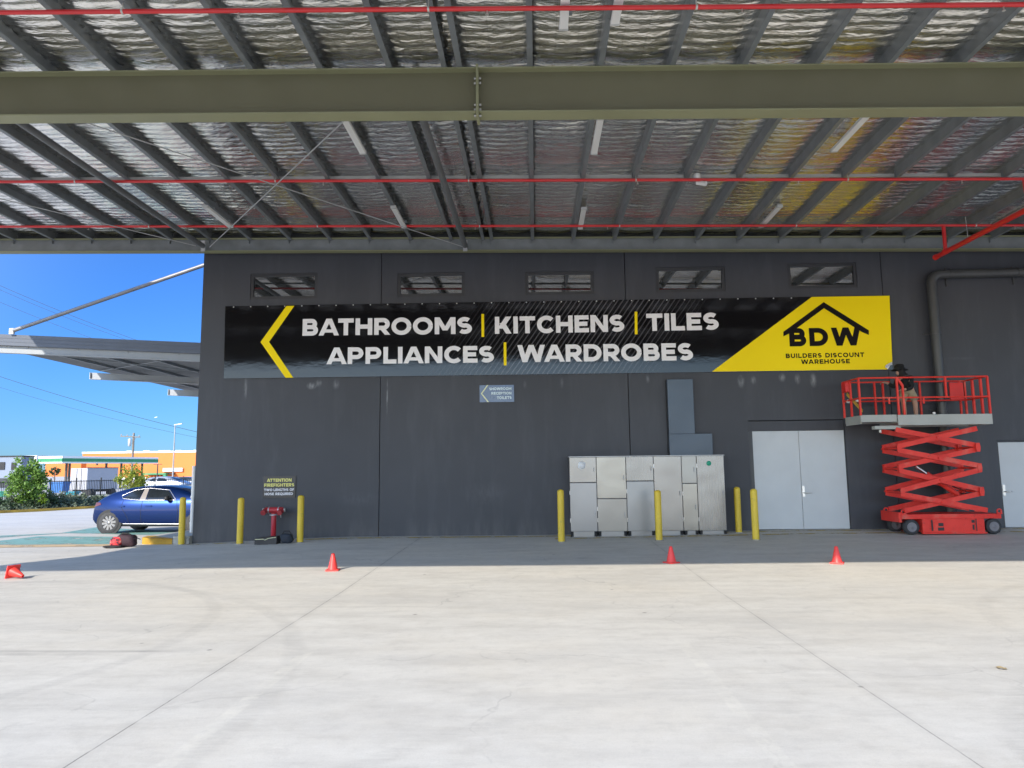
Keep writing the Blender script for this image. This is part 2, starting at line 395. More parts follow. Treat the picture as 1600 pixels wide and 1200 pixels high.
# ---- warehouse: precast charcoal wall panels, windows and doors
def wallmat():
    m, nt, b = newmat('charcoal_painted_precast'); P = coords(nt, (1, 1, 1), True)
    a = noise(nt, P, .5, 4); d = noise(nt, coords(nt, (3, 1, .5), True), 1.2, 6, .65); e = noise(nt, P, 30, 4, .7)
    c = ramp(nt, a, [(.3, (.042, .044, .052)), (.7, (.054, .056, .065))])
    c = mixc(nt, math_(nt, 'MULTIPLY', ramp(nt, d, [(.5, 0.), (.75, 1.)]), .35), c, (.088, .091, .100))
    # dust and dribbles with places of their own
    for px, py, rx, rz, k in ((487, 603, .14, .10, .7), (498, 599, .10, .10, .4), (525, 601, .10, .14, .35), (384, 606, .05, .35, .45), (605, 620, .025, .5, .6),
                              (1158, 596, .10, .18, .5), (1177, 594, .08, .12, .4), (1222, 590, .10, .12, .5), (1246, 592, .08, .15, .4), (1271, 594, .09, .2, .6), (1012, 592, .06, .12, .3),
                              (820, 601, .05, .12, .2), (878, 598, .05, .15, .25), (1500, 560, .5, .05, .08), (1350, 500, .3, .5, .04), (760, 770, .7, .3, .06), (560, 780, .6, .2, .06)):
        p = at(px, py, D); mp = N(nt, 'ShaderNodeMapping', vector_type='POINT')
        mp.inputs['Location'].default_value = (-p.x/rx, 0, -p.z/rz); mp.inputs['Scale'].default_value = (1/rx, 0, 1/rz)
        nt.links.new(P, mp.inputs[0]); ln = N(nt, 'ShaderNodeVectorMath', operation='LENGTH'); nt.links.new(mp.outputs[0], ln.inputs[0])
        f = ramp(nt, ln.outputs['Value'], [(.1, 1.), (1., 0.)])
        c = mixc(nt, math_(nt, 'MULTIPLY', math_(nt, 'MULTIPLY', f, ramp(nt, noise(nt, coords(nt, (9, 1, 3), True), 2, 3), [(.35, .2), (.6, 1.)])), k), c, (.36, .37, .38))
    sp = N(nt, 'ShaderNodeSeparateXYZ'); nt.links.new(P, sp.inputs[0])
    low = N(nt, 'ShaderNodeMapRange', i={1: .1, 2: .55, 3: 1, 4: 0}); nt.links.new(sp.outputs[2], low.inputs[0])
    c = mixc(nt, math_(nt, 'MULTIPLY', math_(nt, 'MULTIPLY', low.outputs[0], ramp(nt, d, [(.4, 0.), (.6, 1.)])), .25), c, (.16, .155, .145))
    nt.links.new(c, b.inputs['Base Color']); b.inputs['Roughness'].default_value = .62; b.inputs['Specular IOR Level'].default_value = .5
    bump(nt, b, e, .12, .004); return m
WALL = wallmat()
XL = -8.22
wh = thing('warehouse', 'big dark charcoal warehouse of smooth precast panels with high strip windows', 'building', (0, D, 0))
WIN = [(391, 496, 427, 467), (621, 726, 426, 463), (821, 928, 424, 460), (1025, 1133, 417, 456), (1231, 1339, 411, 450)]
wrects = []
for x0, x1, y0, y1 in WIN:
    a = at(x0, (y0+y1)/2, D); b_ = at(x1, (y0+y1)/2, D); zt = at((x0+x1)/2, y0, D).z; zb = at((x0+x1)/2, y1, D).z
    wrects.append((a.x, b_.x, zb, zt))
dl = at(1173.5, 745, D).x; dr = at(1325, 745, D).x; dtop = at(1250, 656, D).z
d2l = at(1563.5, 760, D).x; d2t = at(1580, 688, D).z
doors = [(dl, dr, -.3, dtop), (d2l, d2l+2.1, -.3, d2t)]
joints = [XL, at(594, 620, D).x, at(980, 550, D).x, at(1378, 440, D).x, at(1378, 440, D).x+6, 24]
ZT = 8.3
def holed(mb, x0, x1, z0, z1, y, holes, th=.18):
    X = sorted(set([x0, x1]+[h for r in holes for h in r[:2] if x0 < h < x1])); Z = sorted(set([z0, z1]+[h for r in holes for h in r[2:] if z0 < h < z1]))
    ins = lambda cx, cz: any(r[0] < cx < r[1] and r[2] < cz < r[3] for r in holes)
    for i in range(len(X)-1):
        for j in range(len(Z)-1):
            if not ins((X[i]+X[i+1])/2, (Z[j]+Z[j+1])/2):
                mb.poly([(X[i], y, Z[j]), (X[i+1], y, Z[j]), (X[i+1], y, Z[j+1]), (X[i], y, Z[j+1])])
    for a, b_, c, d in list(holes):
        a, b_, c, d = max(a, x0), min(b_, x1), max(c, z0), min(d, z1)
        if b_ <= a: continue
        if a > x0: mb.poly([(a, y, c), (a, y+th, c), (a, y+th, d), (a, y, d)])
        if b_ < x1: mb.poly([(b_, y, c), (b_, y+th, c), (b_, y+th, d), (b_, y, d)])
        mb.poly([(a, y, d), (b_, y, d), (b_, y+th, d), (a, y+th, d)])
        if c > z0: mb.poly([(a, y, c), (b_, y, c), (b_, y+th, c), (a, y+th, c)])
    for xx in (x0, x1): mb.poly([(xx, y, z0), (xx, y+th, z0), (xx, y+th, z1), (xx, y, z1)])
    mb.poly([(x0, y, z1), (x1, y, z1), (x1, y+th, z1), (x0, y+th, z1)])
    return mb
for i in range(len(joints)-1):
    a, b_ = joints[i]+(.009 if i else 0), joints[i+1]-.009
    hs = [h for h in wrects+doors if h[0] < b_ and h[1] > a]
    holed(M(), a, b_, -.6, ZT, D, hs).build('wall_panel', WALL, wh)
black = mat('black_joint_sealant', (.012, .012, .013), .8)
bk = M(); bk.box((XL+.02, D+.19, -.6), (24, D+.30, ZT-.05)); bk.build('backing_wall', mat('dark_inner_wall', (.03, .03, .032), .8), wh)
sd = M(); sd.box((XL, D+.185, -.8), (XL+.18, 62, ZT)); sd.build('side_wall', mat('side_wall_paint', (.30, .31, .33), .7), wh)
M().box((XL+.2, D+.31, 8.0), (24, 62, 8.15)).build('roof', mat('roof_sheet', (.35, .36, .36), .5), wh)
glass, nt_, gb = newmat('dark_window_glass')
gb.inputs['Base Color'].default_value = (.012, .014, .015, 1); gb.inputs['Roughness'].default_value = .02
gb.inputs['Specular IOR Level'].default_value = 1.0; gb.inputs['Coat Weight'].default_value = 1.; gb.inputs['Coat Roughness'].default_value = .02; gb.inputs['Coat IOR'].default_value = 2.0
bump(nt_, gb, noise(nt_, coords(nt_, (1, 1, 1), True), .8, 2), .02, .05)
frm = mat('dark_aluminium', (.035, .036, .040), .4)
for k, (a, b_, c, d) in enumerate(wrects):
    f = M(); y0, y1 = D+.02, D+.10; t = .075
    f.box((a+.002, y0, c+.002), (a+t, y1, d-.002)); f.box((b_-t, y0, c+.002), (b_-.002, y1, d-.002))
    f.box((a+t, y0+.002, c+.002), (b_-t, y1, c+t)); f.box((a+t, y0+.002, d-t), (b_-t, y1, d-.002))
    fo = f.build('window', frm, wh)
    M().box((a+t-.01, D+.055, c+t-.01), (b_-t+.01, D+.07, d-t+.01)).build('pane', glass, fo)
steel_h = mat('brushed_handle_steel', (.6, .6, .6), .3, 1)
doorp = mat('pale_grey_door_paint', (.50, .52, .53), .45, var=.05, scale=1.5)
def double_door(px, pyt, pyb, xr, pyh):
    a = px; zt = pyt
    return a
zt1 = at(1250, 673, D).z; zb1 = gz(6.1, D)+.012
xm = (at(1252, 740, D).x)
fr = M(); fr.box((dl+.003, D+.03, zt1+.004), (dr-.003, D+.14, dtop-.02)); fr.build('door_head_panel', WALL, wh)
dl1, dr1 = at(1179.5, 745, D).x, at(1323.8, 745, D).x
fr = M(); fr.box((dl+.003, D+.02, -.1), (dl1-.004, D+.14, zt1)); fr.build('door_jamb', frm, wh)
fr = M(); fr.box((dr1+.004, D+.02, -.1), (dr-.003, D+.14, zt1)); fr.build('door_jamb', frm, wh)
d1 = M().box((dl1, D+.035, zb1), (xm-.004, D+.08, zt1), .003).build('door', doorp, wh)
d2 = M().box((xm+.004, D+.035, zb1), (dr1, D+.08, zt1), .003).build('door', doorp, wh)
def handle(xc, zc, par, sgn=1):
    h = M(); h.box((xc-.03, D+.02, zc-.10), (xc+.03, D+.034, zc+.16), .004)
    h.tube([(xc, D+.034, zc), (xc, D-.03, zc), (xc+sgn*.03, D-.04, zc), (xc+sgn*.16, D-.04, zc)], .011, 8); h.build('handle', steel_h, par)
hp = at(1253.5, 770, D); handle(hp.x+.045, hp.z, d2)
zt2 = at(1580, 691, D).z
M().box((d2l+.003, D+.03, zt2+.004), (d2l+2.09, D+.14, d2t-.005)).build('door_head_panel', WALL, wh)
d3l = at(1566.5, 760, D).x
M().box((d2l+.003, D+.02, -.1), (d3l-.004, D+.14, zt2)).build('door_jamb', frm, wh)
d3 = M().box((d3l, D+.035, gz(11, D)+.012), (d3l+1.0, D+.08, zt2), .003).build('door', doorp, wh)
hp = at(1569, 768, D); handle(hp.x+.02, hp.z, d3)
M().box((d3l+1.008, D+.035, gz(11, D)+.012), (d2l+2.09, D+.08, zt2), .003).build('door', doorp, wh)

# ---- loading canopy
SX = -.021
def rz(x, y, z0): return z0 + SX*x - .008*(y-9.4)
cx0, cx1, cy0, cy1 = -15.35, 20.0, 2.5, 16.95
cn = thing('loading_canopy', 'wide steel loading canopy with foil lined underside and olive cross beam', 'canopy', (0, 9.4, 7))
olive = mat('olive_steel_paint', (.150, .142, .082), .5, var=.08, scale=.8)
olive2 = mat('olive_flange_paint', (.25, .25, .14), .5, var=.10, scale=.9)
galv = mat('dark_slate_purlin_paint', (.20, .215, .22), .42, .25, var=.12, scale=4)
foilm, nt_, fb = newmat('silver_foil_insulation')
P = coords(nt_, (1, 1, 1), True)
wr = noise(nt_, coords(nt_, (.8, 3.0, 1), True), 3.2, 6, .7); wr2 = noise(nt_, coords(nt_, (3.0, 7, 1), True), 5, 4, .6)
fb.inputs['Metallic'].default_value = 1
sp = N(nt_, 'ShaderNodeSeparateXYZ'); nt_.links.new(P, sp.inputs[0])
def wires(src, period, wd):
    a = math_(nt_, 'ABSOLUTE', math_(nt_, 'SUBTRACT', math_(nt_, 'FRACT', math_(nt_, 'DIVIDE', math_(nt_, 'ADD', src, 100), period)), .5))
    return math_(nt_, 'LESS_THAN', a, wd/period/2)
wm = math_(nt_, 'MAXIMUM', wires(sp.outputs[0], .3, .008), math_(nt_, 'MULTIPLY', wires(sp.outputs[1], .15, .003), .5))
cc = ramp(nt_, wr, [(.3, (.86, .85, .82)), (.7, (.97, .96, .93))])
cc = mixc(nt_, math_(nt_, 'MULTIPLY', wm, .3), cc, (.16, .16, .16))
nt_.links.new(cc, fb.inputs['Base Color'])
nt_.links.new(math_(nt_, 'MULTIPLY_ADD', wr2, .12, .14), fb.inputs['Roughness'])
rdg = math_(nt_, 'ABSOLUTE', math_(nt_, 'SUBTRACT', noise(nt_, coords(nt_, (.9, 2.6, 1), True), 4.6, 2, .5), .5))
bump(nt_, fb, math_(nt_, 'ADD', math_(nt_, 'MULTIPLY_ADD', rdg, -1.6, math_(nt_, 'MULTIPLY', wr, .7)), math_(nt_, 'MULTIPLY', wr2, .12)), .5, .04)
px_list = [k*.985 for k in range(-15, 21)] + [-1.20]
px_list = sorted(x for x in px_list if cx0+.1 < x < cx1)
ZP = 7.21                                                # underside of purlins at the beam
def foil():
    rng = np.random.default_rng(3)
    per = .172; nr = int((cy1-cy0)/per*6); yy = np.linspace(cy0, cy1, nr+1)
    edges = [cx0]+px_list+[cx1]
    V = []; Fc = []; base = 0; NX = 9
    for a, b_ in zip(edges[:-1], edges[1:]):
        u = np.linspace(0, 1, NX); ph = rng.uniform(0, 1)*.2
        X, Yg = np.meshgrid(a+(b_-a)*u, yy)
        UU = np.meshgrid(u, yy)[0]
        wob = .02*np.sin(Yg*1.7+a*3)+.012*np.sin(UU*5+Yg*2.3+a)
        pil = np.abs(np.sin(np.pi*((Yg+wob)/per+ph)))**.8
        amp = .022*(1+.5*np.sin(Yg*2.1+a*1.7)*np.sin(Yg*.9+a*5.1)+.25*np.sin(UU*9+Yg*13))
        wd = min(1., (b_-a)/.98)
        sag = -.035*wd*(4*UU*(1-UU))*(1+.3*np.sin(Yg*.8+a))
        Z = ZP+.205+SX*X-.008*(Yg-9.4)+sag-amp*pil-.022*np.exp(-((Yg-10.62-.02*np.sin(X*3))/.028)**2)-.018*np.exp(-((Yg-14.9-.03*np.sin(X*2.1+1))/.022)**2)-.02*np.exp(-((Yg-6.3-.03*np.sin(X*2.1+1))/.03)**2)
        V.append(np.stack([X, Yg, Z], -1).reshape(-1, 3))
        i = np.arange(nr)[:, None]*NX+np.arange(NX-1)[None, :]+base
        Fc.append(np.stack([i, i+1, i+NX+1, i+NX], -1).reshape(-1, 4)); base += (nr+1)*NX
    V = np.concatenate(V); Fc = np.concatenate(Fc)
    V = V-np.array([0, 9.4, 7.])
    me = bpy.data.meshes.new('foil_lining'); me.vertices.add(len(V)); me.vertices.foreach_set('co', V.ravel())
    me.loops.add(Fc.size); me.loops.foreach_set('vertex_index', Fc.ravel().astype(np.int32))
    me.polygons.add(len(Fc)); me.polygons.foreach_set('loop_start', np.arange(0, Fc.size, 4, dtype=np.int32))
    me.polygons.foreach_set('use_smooth', np.ones(len(Fc), bool)); me.update(calc_edges=True); me.materials.append(foilm)
    o = bpy.data.objects.new('foil_lining', me); col.objects.link(o); o.parent = cn
foil()
rs = M(); rs.hexa([(cx0-.2, cy0-.2, rz(cx0, cy0, ZP+.25)), (cx1, cy0-.2, rz(cx1, cy0, ZP+.25)), (cx1, cy1, rz(cx1, cy1, ZP+.25)), (cx0-.2, cy1, rz(cx0, cy1, ZP+.25)),
                   (cx0-.2, cy0-.2, rz(cx0, cy0, ZP+.31)), (cx1, cy0-.2, rz(cx1, cy0, ZP+.31)), (cx1, cy1, rz(cx1, cy1, ZP+.31)), (cx0-.2, cy1, rz(cx0, cy1, ZP+.31))])
rs.build('roof_sheeting', mat('zinc_roof', (.4, .41, .42), .5), cn)
for x in px_list:                                        # C purlins: web and two flanges
    p = M(); q = .075
    ya, yb = cy0, 16.72
    for dx, wd, z0, z1 in ((-q/2, .006, .0, .2), (0, q, -.003, .003), (0, q, .194, .2), (q/2-.003, .006, .003, .022)):
        c_ = x+dx+(.003 if dx < 0 else 0)
        p.hexa([(c_-wd/2, ya, rz(x, ya, ZP+z0)), (c_+wd/2, ya, rz(x, ya, ZP+z0)), (c_+wd/2, yb, rz(x, yb, ZP+z0)), (c_-wd/2, yb, rz(x, yb, ZP+z0)),
                (c_-wd/2, ya, rz(x, ya, ZP+z1)), (c_+wd/2, ya, rz(x, ya, ZP+z1)), (c_+wd/2, yb, rz(x, yb, ZP+z1)), (c_-wd/2, yb, rz(x, yb, ZP+z1))])
    for yy in [3.3+.62*k for k in range(21)]:
        p.box((x-.006, yy-.006, rz(x, yy, ZP)-.010), (x+.006, yy+.006, rz(x, yy, ZP)-.002))
    p.build('purlin', galv, cn)
    c2 = M(); c2.box((x-.045, 16.60, rz(x, 16.6, ZP)-.085), (x-.036, 16.70, rz(x, 16.6, ZP)+.15)); c2.build('cleat', galv, cn)
def ibeam(y, zb, h, bf, name, x0, x1, web, fl, tf=.02, slope=SX):
    z = lambda x, o: zb+slope*x+o
    def slab(ya, yb, o0, o1):
        return [(x0, ya, z(x0, o0)), (x1, ya, z(x1, o0)), (x1, yb, z(x1, o0)), (x0, yb, z(x0, o0)), (x0, ya, z(x0, o1)), (x1, ya, z(x1, o1)), (x1, yb, z(x1, o1)), (x0, yb, z(x0, o1))]
    wb = M().hexa(slab(y-.007, y+.007, tf, h-tf)).build(name, web, cn)
    M().hexa(slab(y-bf/2, y+bf/2, 0, tf)).build('bottom_flange', fl, wb)
    M().hexa(slab(y-bf/2, y+bf/2, h-tf, h-.001)).build('top_flange', fl, wb)
    return wb
zb = at(836, 174, 9.28).z
rb = ibeam(9.40, zb, ZP-zb-.002, .24, 'rafter_beam', cx0, cx1, olive, olive2)
ibeam(2.7, zb, ZP+.05-zb, .24, 'rafter_beam', cx0, cx1, olive, olive2)
xs_ = at(746, 150, 9.3).x                                # splice plate with bolts
sp_ = M(); z0 = zb+SX*xs_
sp_.box((xs_-.018, 9.26, z0-.06), (xs_+.018, 9.54, z0+.70)); sp_.build('splice_plate', olive2, rb)
for zz in (.06, .13, .45, .52, -.03):
    for s in (-1, 1):
        bt = M(); bt.lathe([(.018, 0), (.018, .03)], (xs_+s*.02-(.03 if s < 0 else 0), 9.33, z0+zz), 6, 'x', False)
        bt.build('bolt', mat('galvanised_bolt', (.45, .44, .40), .4, .6), rb)
ibeam(16.66, at(836, 392, 16.62).z, .33, .20, 'eave_beam', cx0, cx1, galv, olive2, .016, -.019)
M().hexa([(cx0, 16.77, 7.26), (cx1, 16.77, 6.62), (cx1, 16.79, 6.62), (cx0, 16.79, 7.26), (cx0, 16.77, 7.80), (cx1, 16.77, 7.10), (cx1, 16.79, 7.10), (cx0, 16.79, 7.80)]).build('eave_flashing', mat('dark_flashing', (.05, .053, .056), .6), cn)
# front eave fascia, unseen; deep drop shaped for the shadow edge and banner reflection
M().box((cx0-.2, cy0-.36, 6.52), (cx1, cy0-.21, 8.1)).build('fascia', galv, cn)
# bridging between the purlins
bz = lambda x: rz(x, 13.1, ZP+.02)
M().hexa([(cx0, 13.08, bz(cx0)), (cx1, 13.08, bz(cx1)), (cx1, 13.11, bz(cx1)), (cx0, 13.11, bz(cx0)), (cx0, 13.08, bz(cx0)+.055), (cx1, 13.08, bz(cx1)+.055), (cx1, 13.11, bz(cx1)+.055), (cx0, 13.11, bz(cx0)+.055)]).build(
    'purlin_bridging', mat('galvanised_bridging', (.42, .42, .41), .45, .2), cn)
for x in px_list:
    bc = M(); bc.box((x-.06, 13.06, bz(x)-.03), (x-.02, 13.075, bz(x)+.10))
    bc.build('bridging_cleat', galv, cn)
strm = mat('grey_strut_tube', (.15, .155, .155), .5, .2)
for xa in (-1.62, -8.02):
    za = 6.98+SX*xa
    s_ = M(); s_.tube([(xa-.06, 9.5, za+.05), (xa, 16.5, za-.02)], .062, 14)
    so_ = s_.build('strut', strm, cn)
    M().box((xa-.05, 16.5, za-.15), (xa+.05, 16.52, za+.12)).build('end_plate', mat('galvanised_plate', (.5, .5, .5), .4, .3), so_)
rod = mat('galvanised_rod', (.46, .46, .45), .4, .3)
for p, q in (((-7.85, 16.5, 7.10), (-2.3, 9.6, 7.02)), ((-1.65, 16.5, 6.96), (-7.6, 9.6, 7.14)), ((-8.2, 16.5, 7.14), (-14.0, 9.6, 7.28))):
    M().tube([p, q], .011, 6).build('brace_rod', rod, cn)

# ================================================================== CANOPY FITTINGS
redp = mat('red_pipe_paint', (.62, .018, .020), .38, var=.06, coat=.3)
whitep = mat('white_plastic', (.72, .71, .68), .4, var=.04)
coup = mat('pipe_hanger_steel', (.55, .53, .48), .4, .5)
def sprinkler(label, pts_px, Y, x0, x1, r=.027):
    a = at(pts_px[0][0], pts_px[0][1], Y); b_ = at(pts_px[1][0], pts_px[1][1], Y); sl_ = (b_.z-a.z)/(b_.x-a.x)
    zz = lambda x: a.z+sl_*(x-a.x)
    t = thing('sprinkler_pipe', label, 'pipe', (0, Y, zz(0)), group='red sprinkler pipes under the canopy')
    M().tube([(x0, Y, zz(x0)), (x1, Y, zz(x1))], r, 10).build('pipe', redp, t)
    for k, x in enumerate(px_list[2::4]):
        if not x0 < x < x1: continue
        h = M(); h.lathe([(r+.006, -.012), (r+.006, .012)], (x, Y, zz(x)), 12, 'x')
        top = min(zz(x)+.28, rz(x, Y, ZP)+.004)
        h.bar((x, Y, zz(x)+r), (x, Y, max(top, zz(x)+r+.02)), .012, .012, (1, 0, 0)); h.build('hanger', coup, t)
    for k in range(int((x1-x0)/3.0)):
        x = x0+1.5+3.0*k
        h = M(); h.lathe([(.008, -.0), (.008, -.04), (.02, -.045), (.02, -.05)], (x, Y, zz(x)-r), 8); h.build('sprinkler_head', coup, t)
    return zz
sprinkler('thick red sprinkler pipe nearest the viewer, in front of the olive beam', [(0, 19.5), (1600, 7)], 7.85, -14, 18, .028)
sprinkler('red sprinkler pipe crossing the middle of the roof bay beside the bridging bar', [(0, 284), (1600, 279.5)], 12.95, -14.5, 18, .029)
zlow = sprinkler('red sprinkler pipe closest to the charcoal wall, just under the purlin ends', [(0, 354), (1600, 352)], 15.6, -14.8, 18, .029)
# dropper and main running out towards the yard
dt = at(1474, 353, 15.6); db = at(1478, 393, 15.6)
t = thing('sprinkler_main', 'thick red pipe dropping from the ceiling and running towards the viewer at upper right', 'pipe', db)
M().tube([dt, (dt.x, 15.6, db.z+.02)], .04, 12).build('dropper', redp, t)
M().tube([(dt.x, 15.95, db.z-.01), (dt.x, 9.75, db.z-.03)], .055, 14).build('main_pipe', redp, t)
M().lathe([(.066, -.05), (.066, .05)], (dt.x, 15.6, db.z), 14, 'y').build('coupling', redp, t)
M().lathe([(.05, 0), (.066, .02), (.066, .08)], (dt.x, 15.93, db.z-.01), 14, 'y').build('end_cap', redp, t)
M().tube([(dt.x+.25, 15.2, rz(9, 15, ZP)), (dt.x+.08, 14.9, db.z)], .008, 6).build('hanger_rod', rod, t)
a = at(1597, 279, 12.95)
M().tube([(a.x+.03, 12.95, a.z), (a.x+.03, 12.95, a.z-.26), (a.x+.6, 12.95, a.z-.30)], .03, 10).build('dropper', redp, t)

def batten(pa, pb, label):
    z = 7.12
    a, b_ = ray(*pa), ray(*pb); ta, tb = (z-CAMZ)/a.z, (z-CAMZ)/b_.z
    xm_ = (a.x*ta+b_.x*tb)/2; ym = (a.y*ta+b_.y*tb)/2; z = 7.12+SX*(xm_ if abs(xm_) > 2 else 0)*.4
    k = (z-CAMZ)/(7.12-CAMZ); xm_ *= k; ym *= k
    t = thing('batten_light', label, 'light', (xm_, ym, z), group='unlit batten lights under the canopy')
    h = .62
    bd = M(); bd.box((xm_-.055, ym-h, z), (xm_+.055, ym+h, z+.055), .01); bd.build('diffuser', whitep, t)
    for s in (-1, 1):
        e = M(); e.box((xm_-.06, ym+s*h-.02, z-.004), (xm_+.06, ym+s*h+.02, z+.06), .006); e.build('end_cap', mat('grey_end_cap', (.5, .5, .48), .5), t)
        c_ = M(); c_.box((xm_-.01, ym+s*.4-.02, z+.056), (xm_+.10, ym+s*.4+.02, z+.10)); c_.build('bracket', galv, t)
batten((536, 187), (568, 240), 'white batten light crossed by the long thin brace rod, left of the round strut')
batten((613, 325), (633, 357), 'white batten light close to the wall, above the left end of KITCHENS')
batten((326, 326), (356, 355), 'white batten light above the left corner of the charcoal wall')
batten((933, 188), (933, 240), 'white batten light just behind the olive beam, right of its splice plate')
batten((914, 328), (905, 358), 'small looking white batten light above the third strip window')
batten((1350, 185), (1308, 235), 'white batten light against the yellow reflection in the foil, behind the beam')
batten((1218, 324), (1190, 355), 'white batten light above the fourth and fifth strip windows')
batten((878, -30), (889, 20), 'white batten light at the top picture edge, left of the middle')
batten((972, -40), (968, 12), 'white batten light at the top picture edge, right of the middle')
batten((1556, 352), (1610, 325), 'white batten light beside the red main at the far right')
a = at(1089, 277, 13.0)
t = thing('security_camera', 'small white camera on a round junction box under the middle purlins', 'camera', a)
M().lathe([(.06, .06), (.065, .04), (.065, -.02), (.05, -.035)], a, 16).build('junction_box', whitep, t)
M().tube([a+Vector((0, 0, -.03)), a+Vector((.01, -.01, -.10)), a+Vector((.06, -.03, -.12))], .018, 8).build('arm', whitep, t)
M().tube([a+Vector((.0, .02, -.10)), a+Vector((.14, -.10, -.17))], [.04, .045], 12).build('camera_body', whitep, t)

# ================================================================== BANNER
YB = D-.05
BL, BR_, TR, TL = at(349.5, 591.5, YB), at(1395, 577.5, YB), at(1390.5, 461.8, YB), at(352, 478.5, YB)
def banmat():
    m, nt, b = newmat('printed_black_vinyl'); P = coords(nt, (1, 1, 1), True)
    sp = N(nt, 'ShaderNodeSeparateXYZ'); nt.links.new(P, sp.inputs[0]); X, Z = sp.outputs[0], sp.outputs[2]
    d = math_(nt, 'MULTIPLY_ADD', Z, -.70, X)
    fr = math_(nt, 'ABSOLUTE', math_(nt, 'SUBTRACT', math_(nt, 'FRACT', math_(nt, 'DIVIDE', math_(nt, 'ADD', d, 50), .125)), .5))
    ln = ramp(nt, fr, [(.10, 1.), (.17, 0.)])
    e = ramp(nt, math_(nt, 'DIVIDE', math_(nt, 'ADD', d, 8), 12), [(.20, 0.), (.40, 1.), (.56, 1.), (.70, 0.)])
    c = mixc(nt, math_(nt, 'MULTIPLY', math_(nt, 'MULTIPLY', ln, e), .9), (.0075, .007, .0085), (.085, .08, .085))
    nt.links.new(c, b.inputs['Base Color'])
    nt.links.new(math_(nt, 'MULTIPLY_ADD', noise(nt, P, 3, 3), .04, .04), b.inputs['Roughness'])
    b.inputs['Specular IOR Level'].default_value = .45
    bump(nt, b, math_(nt, 'ADD', noise(nt, coords(nt, (1.0, 1, 2.2), True), 1.6, 5, .65), math_(nt, 'MULTIPLY', noise(nt, P, 18, 3), .06)), .05, .03)
    return m
yelm, nt_, yb_ = newmat('yellow_vinyl')
P = coords(nt_, (1, 1, 1), True)
nt_.links.new(ramp(nt_, noise(nt_, P, .7, 4), [(.3, (.93, .68, .004)), (.7, (.97, .74, .006))]), yb_.inputs['Base Color']); yb_.inputs['Roughness'].default_value = .4; yb_.inputs['Specular IOR Level'].default_value = .12
bump(nt_, yb_, noise(nt_, P, 2.2, 4), .08, .03)
letm = mat('white_lettering', (.80, .77, .76), .4, var=.04, scale=1.5)
blkm = mat('black_lettering', (.008, .005, .005), .5, spec=.12)
bn = thing('shop_banner', 'long black and yellow banner reading BATHROOMS KITCHENS TILES APPLIANCES WARDROBES', 'banner', (BL+TR)/2)
s = M(); s.prism([BL, BR_, TR, TL], (0, .03, 0)); s.build('vinyl_sheet', banmat(), bn)
YY = YB-.004
s = M(); s.prism([at(*q, YY) for q in ((1112.5, 580.6), (1268.5, 463.9), (1389.9, 462.0), (1394.2, 566), (1387, 577.2))], (0, .003, 0)); s.build('yellow_panel', yelm, bn)
YL = YB-.008
s = M(); c1 = [at(*q, YB-.003) for q in ((447.5, 478), (460, 477.8), (420.5, 534.2), (458, 590), (446, 590.2), (407, 534.4))]
s.poly([c1[0], c1[1], c1[2], c1[5]]); s.poly([c1[5], c1[2], c1[3], c1[4]]); s.build('arrow', yelm, bn)
for q in ((754.5, 490.5, 526.5), (994, 487, 522.3), (789.3, 535, 571)):
    s = M(); s.poly([at(q[0]-2.1, q[2], YB-.003), at(q[0]+2.1, q[2], YB-.003), at(q[0]+1.8, q[1], YB-.003), at(q[0]-2.4, q[1], YB-.003)]); s.build('divider', yelm, bn)
wb_ = YB-.003
words('lettering', letm, bn, 'BATHROOMS', (472.5, 524.6), (737.5, 521.6), 26.2, wb_, .25, .10)
words('lettering', letm, bn, 'KITCHENS', (773.3, 521.6), (975.8, 518.2), 26.6, wb_, .25, .10)
words('lettering', letm, bn, 'TILES', (1010.3, 517.2), (1123.4, 515.3), 27.0, wb_, .25, .10)
words('lettering', letm, bn, 'APPLIANCES', (510, 569.2), (771.8, 566.4), 26.0, wb_, .25, .10)
words('lettering', letm, bn, 'WARDROBES', (808.5, 566), (1083.3, 562.9), 26.8, wb_, .25, .10)
words('logo_lettering', blkm, bn, 'BDW', (1234, 541.3), (1346, 539.6), 28.3, YL, .27, .16)
words('logo_lettering', blkm, bn, 'BUILDERS DISCOUNT', (1228, 559.6), (1350.6, 557.6), 7.0, YL, .24, .2)
words('logo_lettering', blkm, bn, 'WAREHOUSE', (1252, 568.8), (1328, 567.6), 6.9, YL, .24, .2)
s = M(); q = [at(*q_, YL-.003) for q_ in ((1224, 518.5), (1287, 472), (1357.5, 516), (1357.7, 523.3), (1346.5, 518.6), (1287.5, 481.6), (1235, 520.2), (1224, 525.6))]
s.poly([q[0], q[1], q[5], q[6]]); s.poly([q[0], q[6], q[7]]); s.poly([q[1], q[2], q[4], q[5]]); s.poly([q[2], q[3], q[4]]); s.build('house_logo', blkm, bn)
s = M(); q = [at(*q_, YB-.02) for q_ in ((1387, 577), (1394.4, 566), (1395, 569), (1384.5, 574.5), (1383, 570), (1392, 564.5))]
s.poly([q[0], q[3], q[1]]); s.build('torn_corner', letm, bn)
s = M(); s.poly([at(*q_, YB-.03) for q_ in ((1383, 575), (1394.5, 569.5), (1393, 565.5), (1384, 570.5))]); s.build('peeled_flap', mat('grey_flap_back', (.45, .44, .46), .5), bn)
grm = mat('eyelet_metal', (.7, .7, .68), .3, .8)
for k in range(33):
    u = (k+.5)/38; p = TL.lerp(TR, u); s = M()
    s.lathe([(.015, 0), (.015, -.010), (.007, -.012)], (p.x, YB-.001, p.z-.022), 10, 'y'); s.build('eyelet', grm, bn)
tie = M()
for u in (.055, .105, .20): pass
